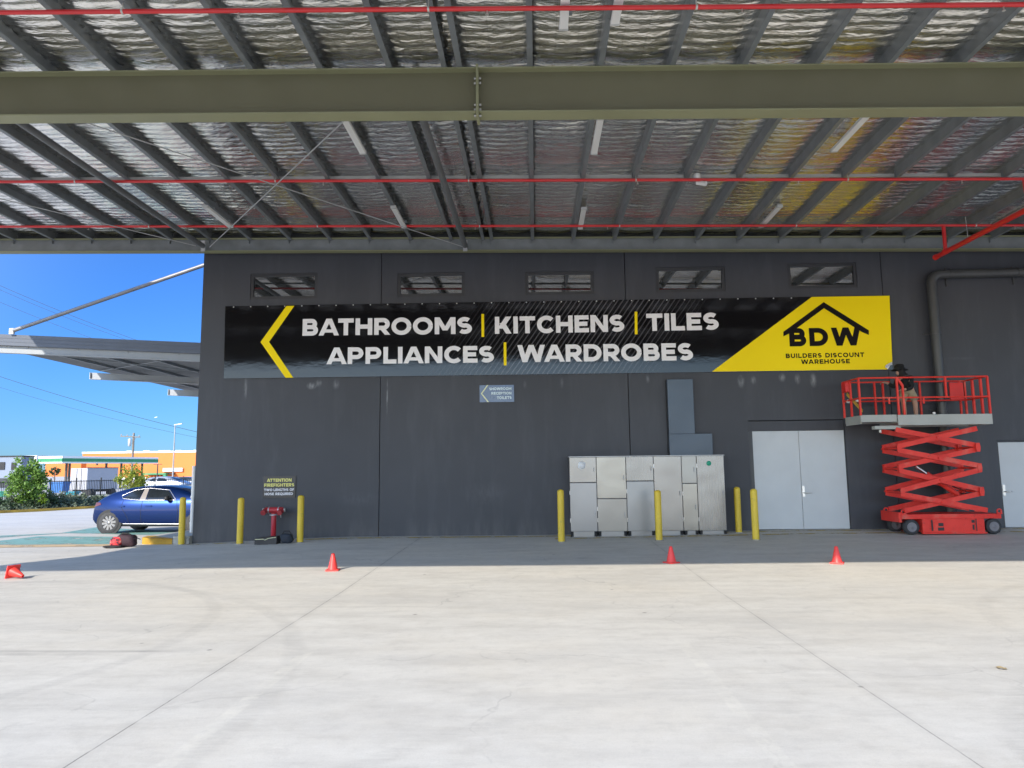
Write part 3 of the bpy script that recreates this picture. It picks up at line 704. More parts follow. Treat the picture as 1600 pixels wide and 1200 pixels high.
# small blue showroom sign
YS = D-.02
bl_ = thing('showroom_sign', 'small blue sign with a chevron reading SHOWROOM RECEPTION TOILETS', 'sign', at(776, 615, D))
s = M(); s.prism([at(*q_, YS) for q_ in ((749.5, 628.5), (803.5, 627.8), (803.0, 601.3), (749.2, 602))], (0, .018, 0)); s.build('sign_board', mat('blue_sign_board', (.075, .12, .22), .3, var=.08, coat=.4), bl_)
pale = mat('pale_sign_lettering', (.62, .72, .74), .4); pyel = mat('pale_yellow_mark', (.68, .68, .42), .4)
YT = YS-.003
words('lettering', pale, bl_, 'SHOWROOM', (764.5, 609.7), (799, 609.3), 4.2, YT, .24, .12)
words('lettering', pale, bl_, 'RECEPTION', (767.8, 616.6), (799, 616.2), 4.0, YT, .24, .12)
words('lettering', pale, bl_, 'TOILETS', (776.5, 623.6), (799.2, 623.2), 4.2, YT, .24, .12)
s = M(); q = [at(*q_, YT) for q_ in ((760.8, 601.7), (763, 601.7), (753.6, 615), (764, 628), (761.6, 628.2), (751.3, 615))]
s.poly([q[0], q[1], q[2], q[5]]); s.poly([q[5], q[2], q[3], q[4]]); s.build('arrow', pyel, bl_)
# firefighter notice
fs = thing('firefighter_sign', 'small black notice reading ATTENTION FIREFIGHTERS above the red hydrant', 'sign', at(436, 760, D))
s = M(); s.prism([at(*q_, YS) for q_ in ((410.5, 778.2), (461.2, 777.6), (462.2, 743.8), (411.5, 744.2))], (0, .018, 0)); s.build('sign_board', mat('black_sign_board', (.014, .016, .020), .35), fs)
nye = mat('notice_yellow', (.66, .62, .16), .4); nwh = mat('notice_white', (.68, .68, .72), .4)
words('lettering', nye, fs, 'ATTENTION', (417, 753), (455.5, 752.5), 5.0, YT, .25, .10)
words('lettering', nye, fs, 'FIREFIGHTERS', (412.8, 760.6), (459.5, 760), 5.0, YT, .25, .10)
words('lettering', nwh, fs, 'TWO LENGTHS OF', (412.6, 767.6), (459.3, 767), 4.0, YT, .25, .10)
words('lettering', nwh, fs, 'HOSE REQUIRED', (413.4, 773.9), (457.6, 773.4), 4.0, YT, .25, .10)

# ================================================================== THINGS ALONG THE WALL
byel, nt_, yb2 = newmat('scuffed_yellow_paint'); P = coords(nt_, (1, 1, 1), True)
c_ = ramp(nt_, noise(nt_, P, 2.5, 4), [(.3, (.60, .42, .028)), (.7, (.70, .50, .04))])
c_ = mixc(nt_, math_(nt_, 'MULTIPLY', ramp(nt_, noise(nt_, coords(nt_, (6, 6, 14), True), 1.5, 6, .8), [(.60, 0.), (.68, 1.)]), .7), c_, (.16, .14, .10))
c_ = mixc(nt_, math_(nt_, 'MULTIPLY', ramp(nt_, noise(nt_, coords(nt_, (14, 14, 2), True), 1.2, 5, .7), [(.58, 0.), (.72, 1.)]), .4), c_, (.36, .27, .06))
nt_.links.new(c_, yb2.inputs['Base Color']); yb2.inputs['Roughness'].default_value = .5; bump(nt_, yb2, noise(nt_, P, 20, 4), .08, .005)
def bollard(px, py, ptop, label, r=.072):
    p = atg(px, py); h = at(px, ptop, p.y).z-p.z
    t = thing('bollard', label, 'bollard', p, group='yellow bollards along the charcoal wall')
    M().lathe([(r, -.05), (r, h-.05)], p, 20).build('post', byel, t)
    M().lathe([(r+.001, h-.05), (r*.95, h-.025), (r*.7, h-.006), (r*.3, h+.003), (.004, h+.005)], p, 20).build('cap', byel, t)
    b = M(); b.lathe([(r+.03, -.02), (r+.03, .004), (r+.002, .012)], p, 20); b.build('base_grout', mat('grout_grey', (.33, .32, .30), .9), t)
for args in ((283, 851, 777, 'yellow bollard on the kerb at the wall corner, in front of the car'),
             (374.5, 850, 778, 'yellow bollard left of the red hydrant and its black case'),
             (468.7, 847.5, 774, 'yellow bollard right of the red hydrant'),
             (877.3, 846.7, 765, 'yellow bollard at the left end of the steel cabinets'),
             (1030, 844.3, 766, 'yellow bollard in front of the middle of the steel cabinets'),
             (1154.5, 832, 761, 'yellow bollard close to the wall just right of the steel cabinets'),
             (1181.3, 843.4, 764, 'yellow bollard nearest the pale grey double doors')):
    bollard(*args)

# steel distribution cabinet
YC = 16.45
def stainless(k, base, r0):
    m, nt, sb = newmat('brushed_stainless'); P = coords(nt, (1, 1, 1), True)
    br = noise(nt, coords(nt, (30, 1, .6), True), 2, 4, .7); bl = noise(nt, P, 1.6, 4); sc = noise(nt, coords(nt, (4, 1, 14), True), 5, 3, .8)
    sb.inputs['Metallic'].default_value = .8
    c = mixc(nt, bl, tuple(x*.88 for x in base), tuple(x*1.12 for x in base))
    c = mixc(nt, math_(nt, 'MULTIPLY', ramp(nt, sc, [(.62, 0.), (.75, 1.)]), .25), c, tuple(x*1.5 for x in base))
    nt.links.new(c, sb.inputs['Base Color'])
    nt.links.new(math_(nt, 'MULTIPLY_ADD', br, .05, r0-.06), sb.inputs['Roughness'])
    bump(nt, sb, math_(nt, 'ADD', math_(nt, 'MULTIPLY', br, .015), math_(nt, 'MULTIPLY', noise(nt, P, .9+.2*k, 1), 3.)), .06, .05)
    return m
STEEL = [stainless(k, b_, r_) for k, (b_, r_) in enumerate((((.265, .265, .27), .36), ((.27, .265, .255), .33), ((.255, .26, .268), .34), ((.265, .26, .255), .30), ((.285, .28, .265), .29), ((.26, .255, .25), .31)))]  # warm and bright door reflections are partly put into these base tints
stm = STEEL[0]
cabX = [at(x, 772, YC).x for x in (890.3, 932.8, 979.2, 1022.5, 1066.5, 1090.2, 1133.6)]
ct = at(1010, 712.3, YC).z; cg = gz(2.5, 16.5)
cb_ = thing('steel_cabinets', 'row of dull stainless steel electrical cabinets standing against the charcoal wall', 'cabinet', (cabX[3], YC, cg))
dark = mat('dark_gap', (.02, .02, .022), .7)
cz0 = at(1010, 829.6, YC).z
M().box((cabX[0]+.01, YC+.03, cz0+.01), (cabX[-1]-.01, 16.97, ct-.01)).build('carcass', mat('cabinet_carcass', (.10, .10, .105), .5, .5), cb_)
M().box((cabX[0]-.01, YC-.02, ct-.012), (cabX[-1]+.01, 16.98, ct+.006)).build('top_sheet', stm, cb_)
zpx = lambda y: at(1010, y, YC).z
for i in range(6):
    a, b_ = cabX[i]+.008, cabX[i+1]-.008
    sp_ = {0: 753, 1: 778.5, 2: 751.5, 4: 756}.get(i)
    segs = [(cz0, ct-.016)] if sp_ is None else [(cz0, zpx(sp_)-.008), (zpx(sp_)+.008, ct-.016)]
    for k, (z0, z1) in enumerate(segs):
        if i == 4 and k == 1: z0 += 0
        d = M().box((a, YC, z0), (b_, YC+.028, z1), .005).build('cabinet_door', STEEL[(i+3*k) % 6 if k else i], cb_)
        hh = M(); hx = b_-.05 if i != 5 else b_-.04; hz = (z0+z1)/2-(.15 if len(segs) == 2 and k == 0 else 0)*(0 if i else 1)
        hh.box((hx-.010, YC-.022, hz-.05), (hx+.010, YC, hz+.05), .004); hh.build('handle', mat('cabinet_handle_zinc', (.30, .30, .30), .45, .7), d)
        if k == 0:
            for hzz in (z0+.25, z1-.22):
                hg = M(); hg.lathe([(.010, -.045), (.010, .045)], (a-.004, YC-.004, hzz), 8); hg.build('hinge', steel_h, d)
    pl = M().box((a+.03, YC+.02, cg-.02), (b_-.03, YC+.06, cz0-.004)).build('plinth', stm, cb_)
for i in range(7):
    for s in ((-.05, .05) if 0 < i < 6 else ((.04,) if i == 0 else (-.04,))):
        f = M(); f.box((cabX[i]+s-.03, YC+.01, cg-.03), (cabX[i]+s+.03, YC+.09, cz0-.002)); f.build('foot', black, cb_)
gp = at(1107.5, 724, YC); s = M(); s.lathe([(.055, 0), (.055, -.003), (.004, -.0035)], (gp.x, YC-.001, gp.z), 20, 'y'); s.build('round_sticker', mat('green_sticker', (.01, .30, .18), .4), cb_)
gp = at(909, 727, YC); s = M(); s.lathe([(.09, 0), (.09, -.002), (.004, -.0025)], (gp.x, YC-.001, gp.z), 20, 'y'); s.build('faded_sticker', mat('faded_sticker', (.62, .63, .64), .5), cb_)
# duct cover
YD = D-.14
dc = thing('cable_duct_cover', 'blue grey stepped metal duct cover rising from cabinets to the banner', 'duct', at(1063, 650, D))
dm = mat('blue_grey_duct_paint', (.060, .082, .112), .34, .15, var=.12, scale=1.2)
zt_, zs_, zb_ = at(1063, 592.5, YD).z, at(1098, 677.5, YD).z, ct-.12
xa, xb, xc = at(1044.5, 650, YD).x, at(1084.8, 650, YD).x, at(1113.5, 695, YD).x
M().box((xa, YD, zs_+.001), (xb, D-.002, zt_), .006).build('riser', dm, dc)
M().box((xa, YD+.002, zb_), (xc, D-.002, zs_), .006).build('lower_box', dm, dc)
s = M()
for k in range(6): s.lathe([(.012, 0), (.012, .012)], (xa-.013, YD+.05, zb_+.3+.33*k), 8, 'x')
M().box((xa-.025, D-.03, zb_), (xa-.001, D-.002, zt_)).build('side_flange', dark, dc)
# big drain pipe
pm_ = mat('dark_drain_pipe', (.055, .056, .056), .38, var=.1, scale=3)
YP = D-.17
p0 = at(1600, 425.5, YP); p1 = at(1454, 429, YP); p2 = at(1470, 700, YP)
dp = thing('drain_pipe', 'fat dark pipe turning down the wall behind the scissor lift', 'pipe', (p2.x, YP, gz(9, D)))
el = [(p1.x+.22*(1-math.sin(R(a_))), YP, p1.z-.22*(1-math.cos(R(a_)))) for a_ in range(0, 91, 15)]
xv = p1.x; M().tube([(14.5, YP, p1.z+(.02))]+[(xv+.22-.22*math.sin(R(a_)), YP, p1.z-.22+.22*math.cos(R(a_))) for a_ in range(0, 91, 10)]+[(xv, YP, gz(9, D)-.02)], .105, 20).build('pipe', pm_, dp)
for z in (at(1460, 520, YP).z, at(1472, 640, YP).z, 1.2):
    s = M(); s.lathe([(.118, -.03), (.118, .03)], (xv, YP, z), 20); s.box((xv-.2, D-.03, z-.02), (xv+.2, D-.002, z+.02)); s.build('clamp', pm_, dp)
for x in (at(1484, 430, YP).x, at(1590, 430, YP).x):
    s = M(); s.lathe([(.116, -.025), (.116, .025)], (x, YP, p1.z+.01), 20, 'x'); s.box((x-.02, D-.03, p1.z-.25), (x+.02, D-.002, p1.z+.2)); s.build('clamp', pm_, dp)

# fire booster
YH = 16.72; p = at(427, 838, YH); p.z = gz(p.x, YH)
hy = thing('fire_hydrant_booster', 'red twin outlet fire booster on a post beneath the firefighter notice', 'hydrant', p)
zc = at(426, 797, YH).z; hr = mat('booster_red', (.42, .02, .03), .4, var=.1)
M().lathe([(.085, 0), (.085, .03), (.058, .035), (.058, zc-p.z-.06)], p, 18).build('post', hr, hy)
M().tube([(p.x-.20, YH, zc), (p.x+.20, YH, zc)], .068, 16).build('manifold', hr, hy)
M().lathe([(.10, -.02), (.10, .0), (.07, .01)], (p.x, YH, zc-.10), 18).build('flange', mat('booster_flange', (.45, .46, .5), .4, .5), hy)
for s_ in (-1, 1):
    M().lathe([(.075, -.012), (.075, .012)], (p.x+s_*.115, YH, zc), 16, 'x').build('collar', mat('booster_flange', (.45, .46, .5), .4, .5), hy)
    v = M(); v.tube([(p.x+s_*.19, YH, zc), (p.x+s_*.19, YH-.14, zc-.04)], [.062, .058], 14); ov = v.build('outlet', hr, hy)
    v = M(); v.tube([(p.x+s_*.19, YH-.14, zc-.04), (p.x+s_*.19, YH-.19, zc-.055)], [.066, .062], 14); v.build('cap', mat('outlet_cap', (.30, .03, .035), .5), ov)
    v = M(); v.lathe([(.045, 0), (.05, .015), (.045, .03)], (p.x+s_*.235+(-.03 if s_ < 0 else 0), YH, zc), 14, 'x'); v.build('handwheel', coup, ov)
v = M(); v.tube([(p.x+.22, YH-.16, zc-.09), (p.x+.225, YH-.16, zc-.17)], .006, 6); v.build('chain', coup, hy)
q = atg(415, 851); zt_ = .14
bx = thing('black_case', 'flat black case lying on the ground at the foot of the hydrant', 'case', q)
s = M(); s.hexa([(q.x-.25, q.y, q.z), (q.x+.24, q.y, q.z+.004), (q.x+.25, q.y+.24, q.z), (q.x-.2, q.y+.26, q.z), (q.x-.25, q.y, q.z+.13), (q.x+.24, q.y+.01, q.z+.17), (q.x+.25, q.y+.24, q.z+.18), (q.x-.2, q.y+.26, q.z+.14)])
s.build('case_body', mat('black_case_plastic', (.012, .012, .013), .5), bx)
s = M(); s.tube([(q.x-.24, q.y-.006, q.z+.115), (q.x-.05, q.y-.008, q.z+.12), (q.x-.02, q.y-.008, q.z+.10), (q.x+.06, q.y-.008, q.z+.135), (q.x+.23, q.y-.004, q.z+.16)], .008, 6); s.build('trim_cord', pyel, bx)
q = atg(445, 850)
bk_ = thing('tool_bag', 'dark navy bag slumped on the ground between the hydrant and right bollard', 'bag', q)
def blob(c, r, seed=0, n=14, k=24, flat=0, amp=.08):
    rng = random.Random(seed); ph = [rng.uniform(0, 6.28) for _ in range(6)]
    rows = []
    for i in range(n+1):
        th = math.pi*i/n; row = []
        for j in range(k):
            a_ = 2*math.pi*j/k; d = Vector((math.sin(th)*math.cos(a_), math.sin(th)*math.sin(a_), math.cos(th)))
            f = 1/max(1e-3, (abs(d.x)**3+abs(d.y)**3+abs(d.z)**3)**(1/3))*.9
            f *= 1+amp*(math.sin(5*d.x+ph[0])*math.sin(4*d.z+ph[1])+math.sin(9*d.y+ph[2])*math.sin(7*d.z+ph[3])*.5)
            v = Vector((c[0]+d.x*r[0]*f, c[1]+d.y*r[1]*f, max(c[2]-r[2]*.93, c[2]+d.z*r[2]*f))); row.append(v)
        rows.append(row)
    m_ = M(); m_.grid(rows, True, True); return m_
blob((q.x, q.y+.12, q.z+.11), (.15, .11, .12), 2).build('bag_body', mat('navy_bag_fabric', (.018, .024, .036), .8, bmp=.2), bk_)
s = M(); s.tube([(q.x-.12, q.y+.12, q.z+.16), (q.x-.06, q.y+.1, q.z+.27), (q.x+.06, q.y+.1, q.z+.27), (q.x+.12, q.y+.12, q.z+.17)], .012, 6); s.build('bag_handle', black, bk_)

# kerb island at the corner, bag and white downpipe
kb = M(); base = [atg(*q_) for q_ in ((219, 851), (262, 851), (300, 850.5))]
F0, F1 = atg(222, 851), atg(300, 850.5); B0, B1 = atg(216, 844), Vector((XL-.02, 20.2, 0))
H = .17
yk = wornpaint('yellow_kerb_paint', (.50, .30, .02), .30, 3); ck = mat('kerb_concrete', (.40, .39, .36), .85, var=.1, bmp=.05)
pts = [F0, Vector((XL-.01, F1.y+.06, F1.z)), Vector((XL-.01, 22., gz(-8.3, 20)-.1)), Vector((-8.9, 22., -.15)), Vector((F0.x-.12, F0.y+.45, F0.z-.01))]
ks = thing('kerb_island', 'short raised kerb with a yellow painted face at the left corner of the wall', 'kerb', F0)
s = M(); s.prism([(p_.x, p_.y, -.3) for p_ in pts], (0, 0, .3+F0.z+H)); s.build('kerb_body', ck, ks)
s = M(); zt_ = F0.z+H+.003
fa, fb_, fe = pts[0], pts[1], pts[4]
s.poly([(fa.x, fa.y-.004, fa.z+.01), (fb_.x-.45, fa.y+(fb_.y-fa.y)*.7-.004, fa.z+.01), (fb_.x-.45, fa.y+(fb_.y-fa.y)*.7-.004, zt_), (fa.x, fa.y-.004, zt_)])
s.poly([(fa.x-.004, fa.y-.004, fa.z+.01), (fe.x-.004, fe.y, fa.z+.01), (fe.x-.004, fe.y, zt_), (fa.x-.004, fa.y-.004, zt_)])
s.poly([(fa.x, fa.y-.004, zt_), (fb_.x-.45, fb_.y-.02, zt_), (fb_.x-.45, fb_.y+.10, zt_), (fe.x+.15, fe.y, zt_), (fe.x, fe.y, zt_)])
s.build('painted_face', mat('yellow_kerb', (.44, .25, .015), .6, var=.2, scale=5), ks)
s = M(); s.box((XL-.42, 16.9, F0.z+H), (XL-.02, 17.5, F0.z+H+.05)); s.build('plinth', ck, ks)
a = at(303.6, 728, 18.6)
dpw = thing('white_downpipe', 'thin white downpipe on the shaded left corner of the warehouse', 'pipe', (a.x, 18.6, 0))
M().tube([(a.x, 18.6, .05), (a.x, 18.6, a.z)], .05, 12).build('pipe', whitep, dpw)
M().lathe([(.062, 0), (.062, .05)], (a.x, 18.6, 1.0), 12).build('collar', whitep, dpw)
q = atg(186, 856)
bg_ = thing('backpack', 'red and black backpack lying on the sunlit slab beside the yellow kerb', 'bag', q)
blob((q.x+.08, q.y+.16, q.z+.15), (.26, .15, .16), 5, amp=.07).build('main_body', mat('dark_maroon_fabric', (.035, .015, .022), .8, bmp=.2), bg_)
ptn, nt_, pb = newmat('red_patterned_fabric'); P = coords(nt_, (1, 1, 1), True)
nt_.links.new(ramp(nt_, noise(nt_, P, 9, 2, .5), [(.40, (.06, .012, .02)), (.47, (.55, .03, .04)), (.58, (.62, .05, .05)), (.64, (.7, .3, .25))]), pb.inputs['Base Color']); pb.inputs['Roughness'].default_value = .75
blob((q.x-.10, q.y+.06, q.z+.135), (.15, .10, .125), 8, amp=.05).build('front_pocket', ptn, bg_)
s = M(); s.tube([(q.x-.08, q.y+.1, q.z+.25), (q.x, q.y+.12, q.z+.32), (q.x+.12, q.y+.12, q.z+.31), (q.x+.2, q.y+.14, q.z+.27)], .022, 8); s.build('carry_handle', black, bg_)
s = M(); s.tube([(q.x+.28, q.y+.1, q.z+.2), (q.x+.38, q.y+.08, q.z+.21), (q.x+.44, q.y+.1, q.z+.18)], .012, 6); s.build('strap', black, bg_)
blob((q.x-.12, q.y-.05, q.z+.03), (.24, .09, .035), 3, amp=.1).build('loose_flap', mat('black_fabric', (.012, .012, .014), .85), bg_)

# cones
conem = mat('orange_red_cone', (.75, .045, .035), .42, var=.06, scale=6)
def cone_mesh(t):
    s = M(); s.box((-.105, -.105, 0), (.105, .105, .022), .008); s.build('base', conem, t, True)
    M().lathe([(.082, .02), (.078, .035), (.050, .16), (.026, .268), (.022, .275), (.018, .274), (.015, .25)], (0, 0, 0), 20).build('cone_body', conem, t, True)
cone0 = None
for k, (px, py, lab) in enumerate(((520, 891.3, 'small red cone on the shadow edge below the left half of the wall'),
                                  (1049, 879.6, 'small red cone standing in front of the steel cabinets'),
                                  (1308, 880.2, 'small red cone standing in front of the double doors near the lift'))):
    p = atg(px, py)
    if cone0 is None:
        cone0 = thing('traffic_cone', lab, 'cone', p, group='upright red cones along the shadow edge'); cone_mesh(cone0); o = cone0
    else:
        o = dup(cone0); o.location = p; o['label'] = lab
    o.scale = (1.0,)*3; o.rotation_euler = (0, 0, .1+.5*k)
p = atg(19, 904)
tc_ = thing('traffic_cone', 'small red cone tipped over on its side in the sun at far left', 'cone', p); cone_mesh(tc_)
d = Vector((.90, -.34, -.24)).normalized(); x_ = Vector((0, 0, 1)).cross(d).normalized()
tc_.rotation_mode = 'QUATERNION'; mm = Matrix((d.cross(x_)*-1, x_, d)).transposed()
if mm.determinant() < 0: mm = Matrix((d.cross(x_), x_, d)).transposed()
ry = math.radians(38)
tc_.rotation_quaternion = mm.to_quaternion(); tc_.location = (p.x-.02, p.y+.02, p.z+.112)
lf = atg(1565, 1045)
tl = M(); tl.grid([[(lf.x+.035*math.cos(R(60*j))*(.3+i*.7), lf.y+.05*math.sin(R(60*j))*(.3+i*.7), .004+.008*i*abs(math.sin(j*1.3))) for j in range(7)] for i in range(2)], True)
tag(tl.build('fallen_leaf', mat('dry_leaf', (.35, .27, .15), .8)), 'dry curled leaf lying on the slab at lower right', 'leaf')

# ================================================================== SCISSOR LIFT
YF_, YR_ = 15.80, 16.64
lr, nt_, lb_ = newmat('worn_orange_red_paint'); P = coords(nt_, (1, 1, 1), True)
c_ = ramp(nt_, noise(nt_, P, 2.5, 5), [(.3, (.64, .034, .026)), (.7, (.76, .056, .040))])
c_ = mixc(nt_, math_(nt_, 'MULTIPLY', ramp(nt_, noise(nt_, P, 9, 6, .8), [(.60, 0.), (.68, 1.)]), .75), c_, (.12, .045, .035))
c_ = mixc(nt_, math_(nt_, 'MULTIPLY', ramp(nt_, noise(nt_, P, 3, 4), [(.56, 0.), (.7, 1.)]), .3), c_, (.62, .25, .18))
nt_.links.new(c_, lb_.inputs['Base Color']); lb_.inputs['Roughness'].default_value = .42; lb_.inputs['Specular IOR Level'].default_value = .2
lgrey = mat('lift_grey_deck', (.36, .36, .33), .5, var=.06, scale=2)
tyre = mat('lift_tyre', (.03, .03, .032), .8)
zg = gz(8.8, 15.9)
gx = lambda px, py=800: at(px, py, YF_).x
fz = lambda py, px=1480: at(px, py, YF_).z
lt = thing('scissor_lift', 'orange red scissor lift raised against the wall beside the doors', 'lift', (gx(1486), 16.2, zg))
xl, xr = gx(1408), gx(1566)
ch = M(); ch.box((xl+.02, YF_+.04, fz(811)), (xr, YR_-.04, fz(803.5)), .01); chs = ch.build('chassis', lr, lt)
M().box((gx(1440), YF_, fz(832)), (gx(1537), YR_, fz(810.5)), .012).build('battery_tray', lr, lt)
M().box((gx(1439), YF_-.03, zg+.02), (gx(1539), YF_+.06, fz(831.5)), .008).build('pothole_guard', lr, lt)
M().box((gx(1439), YR_-.06, zg+.02), (gx(1539), YR_+.03, fz(831.5)), .008).build('pothole_guard', lr, lt)
pd = M().box((gx(1456), YF_-.012, fz(830)), (gx(1521), YF_-.001, fz(812)), .004).build('side_panel', lr, lt)
dcl = mat('black_decal', (.02, .012, .012), .5)
for (a_, b__, c_, d_) in ((1453, 1455.5, 812, 829), (1464, 1472, 817, 822), (1463, 1472.5, 824, 829), (1516, 1521, 812.5, 817), (1517, 1520, 820, 828), (1522.5, 1524, 811, 830)):
    s = M(); s.poly([(gx(a_), YF_-.015, fz(d_)), (gx(b__), YF_-.015, fz(d_)), (gx(b__), YF_-.015, fz(c_)), (gx(a_), YF_-.015, fz(c_))]); s.build('decal', dcl, lt)
M().box((xl-.05, YF_+.02, fz(816)), (xl+.015, YR_-.02, fz(800)), .01).build('front_plate', lr, lt)
for x in (xl+.06, xr-.05):
    for y in (YF_+.02, YR_-.05):
        s = M(); n = 18
        ring = [(x+.045*math.cos(2*math.pi*k/n), y, fz(801)+.02+.045*math.sin(2*math.pi*k/n)) for k in range(n+1)]
        s.tube(ring, .016, 8, False); s.box((x-.055, y-.014, fz(804)), (x+.055, y+.014, fz(801)-.01)); s.build('tie_down_lug', lr, lt)
for x, y in ((gx(1424), YF_+.02), (gx(1552.5), YF_+.02), (gx(1424), YR_-.14), (gx(1552.5), YR_-.14)):
    r = .165
    tw = M(); tw.lathe([(r*.62, 0), (r*.93, .0), (r, .02), (r, .10), (r*.93, .12), (r*.62, .12)], (x, y, zg+r), 24, 'y'); ty = tw.build('wheel', tyre, lt)
    s = M(); s.lathe([(r*.62, -.004), (r*.60, .01), (r*.35, .016), (r*.22, -.012), (.005, -.012)], (x, y, zg+r), 20, 'y'); s.build('hub', mat('lift_hub', (.16, .15, .16), .5), ty)
# scissor stack
nz = [fz(667), fz(699.3), fz(731.5), fz(768.5), fz(801)]
nl, nr_ = gx(1409, 735), gx(1533, 735)
hw = .105
def arm(x0, z0, x1, z1, y, par):
    s = M(); s.bar((x0, y, z0), (x1, y, z1), .045, hw, (0, 0, 1), ext=.03)
    return s.build('scissor_arm', lr, par)
for y, sg in ((YF_+.06, 1), (YR_-.12, 1)):
    for i in range(4):
        zt_, zb2 = nz[i], nz[i+1]; e = .045
        i0, i1 = (0, .052) if i % 2 == 0 else (.052, 0)
        xi = .06 if i == 0 else 0; xo = .06 if i == 3 else 0
        arm(nl+xo, zb2+e, nr_-xi*.2, zt_-e, y+i0, lt); arm(nl+xi*.3, zt_-e, nr_+xo, zb2+e, y+i1, lt)
        pv = M(); pv.lathe([(.03, -.04), (.03, .11)], ((nl+nr_)/2, y, (zt_+zb2)/2), 14, 'y'); pv.build('pivot_pin', lr, lt)
pinm = mat('lift_pin_grey', (.35, .2, .2), .4, .4)
for i in range(1, 4):
    for x in (nl, nr_):
        s = M(); s.tube([(x, YF_+.03, nz[i]), (x, YR_-.03, nz[i])], .028, 10); s.build('cross_tube', lr, lt)
        for y in (YF_+.025, YR_-.15):
            s = M(); s.prism([(x-.035, y, nz[i]-.095), (x+.035, y, nz[i]-.095), (x+.05, y, nz[i]), (x+.035, y, nz[i]+.095), (x-.035, y, nz[i]+.095), (x-.05, y, nz[i])], (0, .012, 0)); s.build('link_plate', lr, lt)
a, b_ = at(1431, 729, 16.2), at(1498, 774, 16.2)
cyl = M().tube([a.lerp(b_, .25), b_], .055, 14).build('lift_cylinder', lr, lt)
M().tube([a, a.lerp(b_, .3)], .03, 12).build('piston_rod', steel_h, cyl)
s = M(); s.tube([at(1488, 760, 16.15), at(1500, 764, 16.15), at(1510, 768, 16.15), at(1500, 772, 16.15), at(1516, 770, 16.15)], .012, 6); s.build('hose', black, lt)
# platform
pz0, pz1 = fz(663.5), fz(647.2)
px0, px1 = gx(1403, 655), gx(1550.5, 655); ex0 = gx(1346, 655)
dk = M(); dk.box((px0, YF_+.02, pz0+.05), (px1-.01, YR_-.02, pz0+.09)); deck = dk.build('deck', lgrey, lt)
M().box((px0, YF_-.01, pz0), (px1, YF_+.018, pz1), .004).build('toe_board', lgrey, deck)
M().box((px0, YR_-.018, pz0), (px1, YR_+.01, pz1), .004).build('toe_board', lgrey, deck)
M().box((px1-.02, YF_+.02, pz0+.002), (px1-.002, YR_-.02, pz1-.003)).build('toe_board', lgrey, deck)
ez0 = fz(657)
e_ = M().box((ex0+.02, YF_+.05, ez0+.0), (px0+.3, YR_-.05, ez0+.04)).build('extension_deck', lgrey, lt)
M().box((ex0, YF_+.03, ez0-.01), (px0-.002, YF_+.05, pz1+.01), .004).build('toe_board', lgrey, e_)
M().box((ex0, YR_-.05, ez0-.01), (px0-.002, YR_-.03, pz1+.01), .004).build('toe_board', lgrey, e_)
M().box((ex0, YF_+.051, ez0-.05), (ex0+.02, YR_-.051, pz1+.005), .004).build('toe_board', lgrey, e_)
M().box((gx(1370, 664), YF_+.10, fz(669)), (px0+.1, YF_+.25, pz0-.001), .006).build('roller_bracket', lgrey, lt)
M().tube([(gx(1382, 670), YF_+.2, fz(668)), (gx(1382, 670), YF_+.2, fz(674))], .025, 10).build('latch', coup, lt)
rt, rm = fz(588.8), fz(620.2)
rl = gx(1342.5, 600)
def rail(p, q, r=.019, par=None): return M().tube([p, q], r, 8).build('guard_rail', lr, par or lt)
def post(x, y, z0, z1, r=.019): return M().bar((x, y, z0), (x, y, z1), r*2, r*2, (1, 0, 0)).build('rail_post', lr, lt)
xr_ = gx(1543.5, 600)
rail((ex0, YF_, rt), (xr_, YF_, rt)); rail((ex0, YF_, rm), (xr_+.01, YF_, rm))
xe = px0+.03
post(ex0, YF_+.02, pz1, rt); post(xe, YF_-.004, pz1, rt); post(px1-.03, YF_, pz1, rt)
post(xe+.12, YF_-.002, pz1, rt-.17)
s = M(); s.bar((xe+.02, YF_, rt-.02), (xe+.12, YF_, rt-.18), .036, .05); s.build('gate_gusset', lr, lt)
post(gx(1477, 600), YF_, rm, rt)
for px in (1389, 1443): M().box((gx(px, 625)-.025, YF_-.03, rm-.14), (gx(px, 625)+.01, YF_-.01, rm), .004).build('rail_tag', lr, lt)
# rear rails with the access gap behind the worker
gap0, gap1 = at(1390, 600, YR_).x, at(1421, 600, YR_).x
rx0 = ex0; rx1 = px1-.03
rail((rx0, YR_, rt), (gap0, YR_, rt)); rail((gap1, YR_, rt), (rx1, YR_, rt)); rail((rx0, YR_, rm), (rx1, YR_, rm))
for px in (1366.5, 1379.5, 1437): post(at(px, 610, YR_).x, YR_, pz1, rt)
post(rx0, YR_, pz1, rt); post(rx1, YR_, pz1, rt); post(rx1-.12, YR_+.0, pz1, rt)
rail((rx0, YF_, rt), (rx0, YR_, rt)); rail((rx0, YF_, rm), (rx0, YR_, rm)); rail((rx1, YF_, rt), (rx1, YR_, rt)); rail((rx1, YF_, rm), (rx1, YR_, rm))
for y in (YF_+.25, YF_+.55): post(rx1, y, pz1, rt, .022)
post(rx0, YF_+.45, pz1, rt)
M().box((at(1482, 610, YR_).x, YR_-.06, at(1490, 625, YR_).z), (at(1503, 610, YR_).x, YR_-.02, at(1490, 598, YR_).z), .006).build('document_box', mat('lift_bright_red', (.70, .025, .02), .45), lt)
M().box((rx0-.03, YR_-.22, rt-.24), (rx0+.09, YR_-.03, rt-.01), .01).build('control_box', mat('lift_bright_red', (.70, .025, .02), .45), lt)
s = M(); s.bar((rx0+.04, YR_-.10, rt-.27), (rx0+.06, YF_+.06, pz1+.10), .012, .07); s.build('yellow_strap', mat('yellow_webbing', (.55, .36, .06), .7), lt)
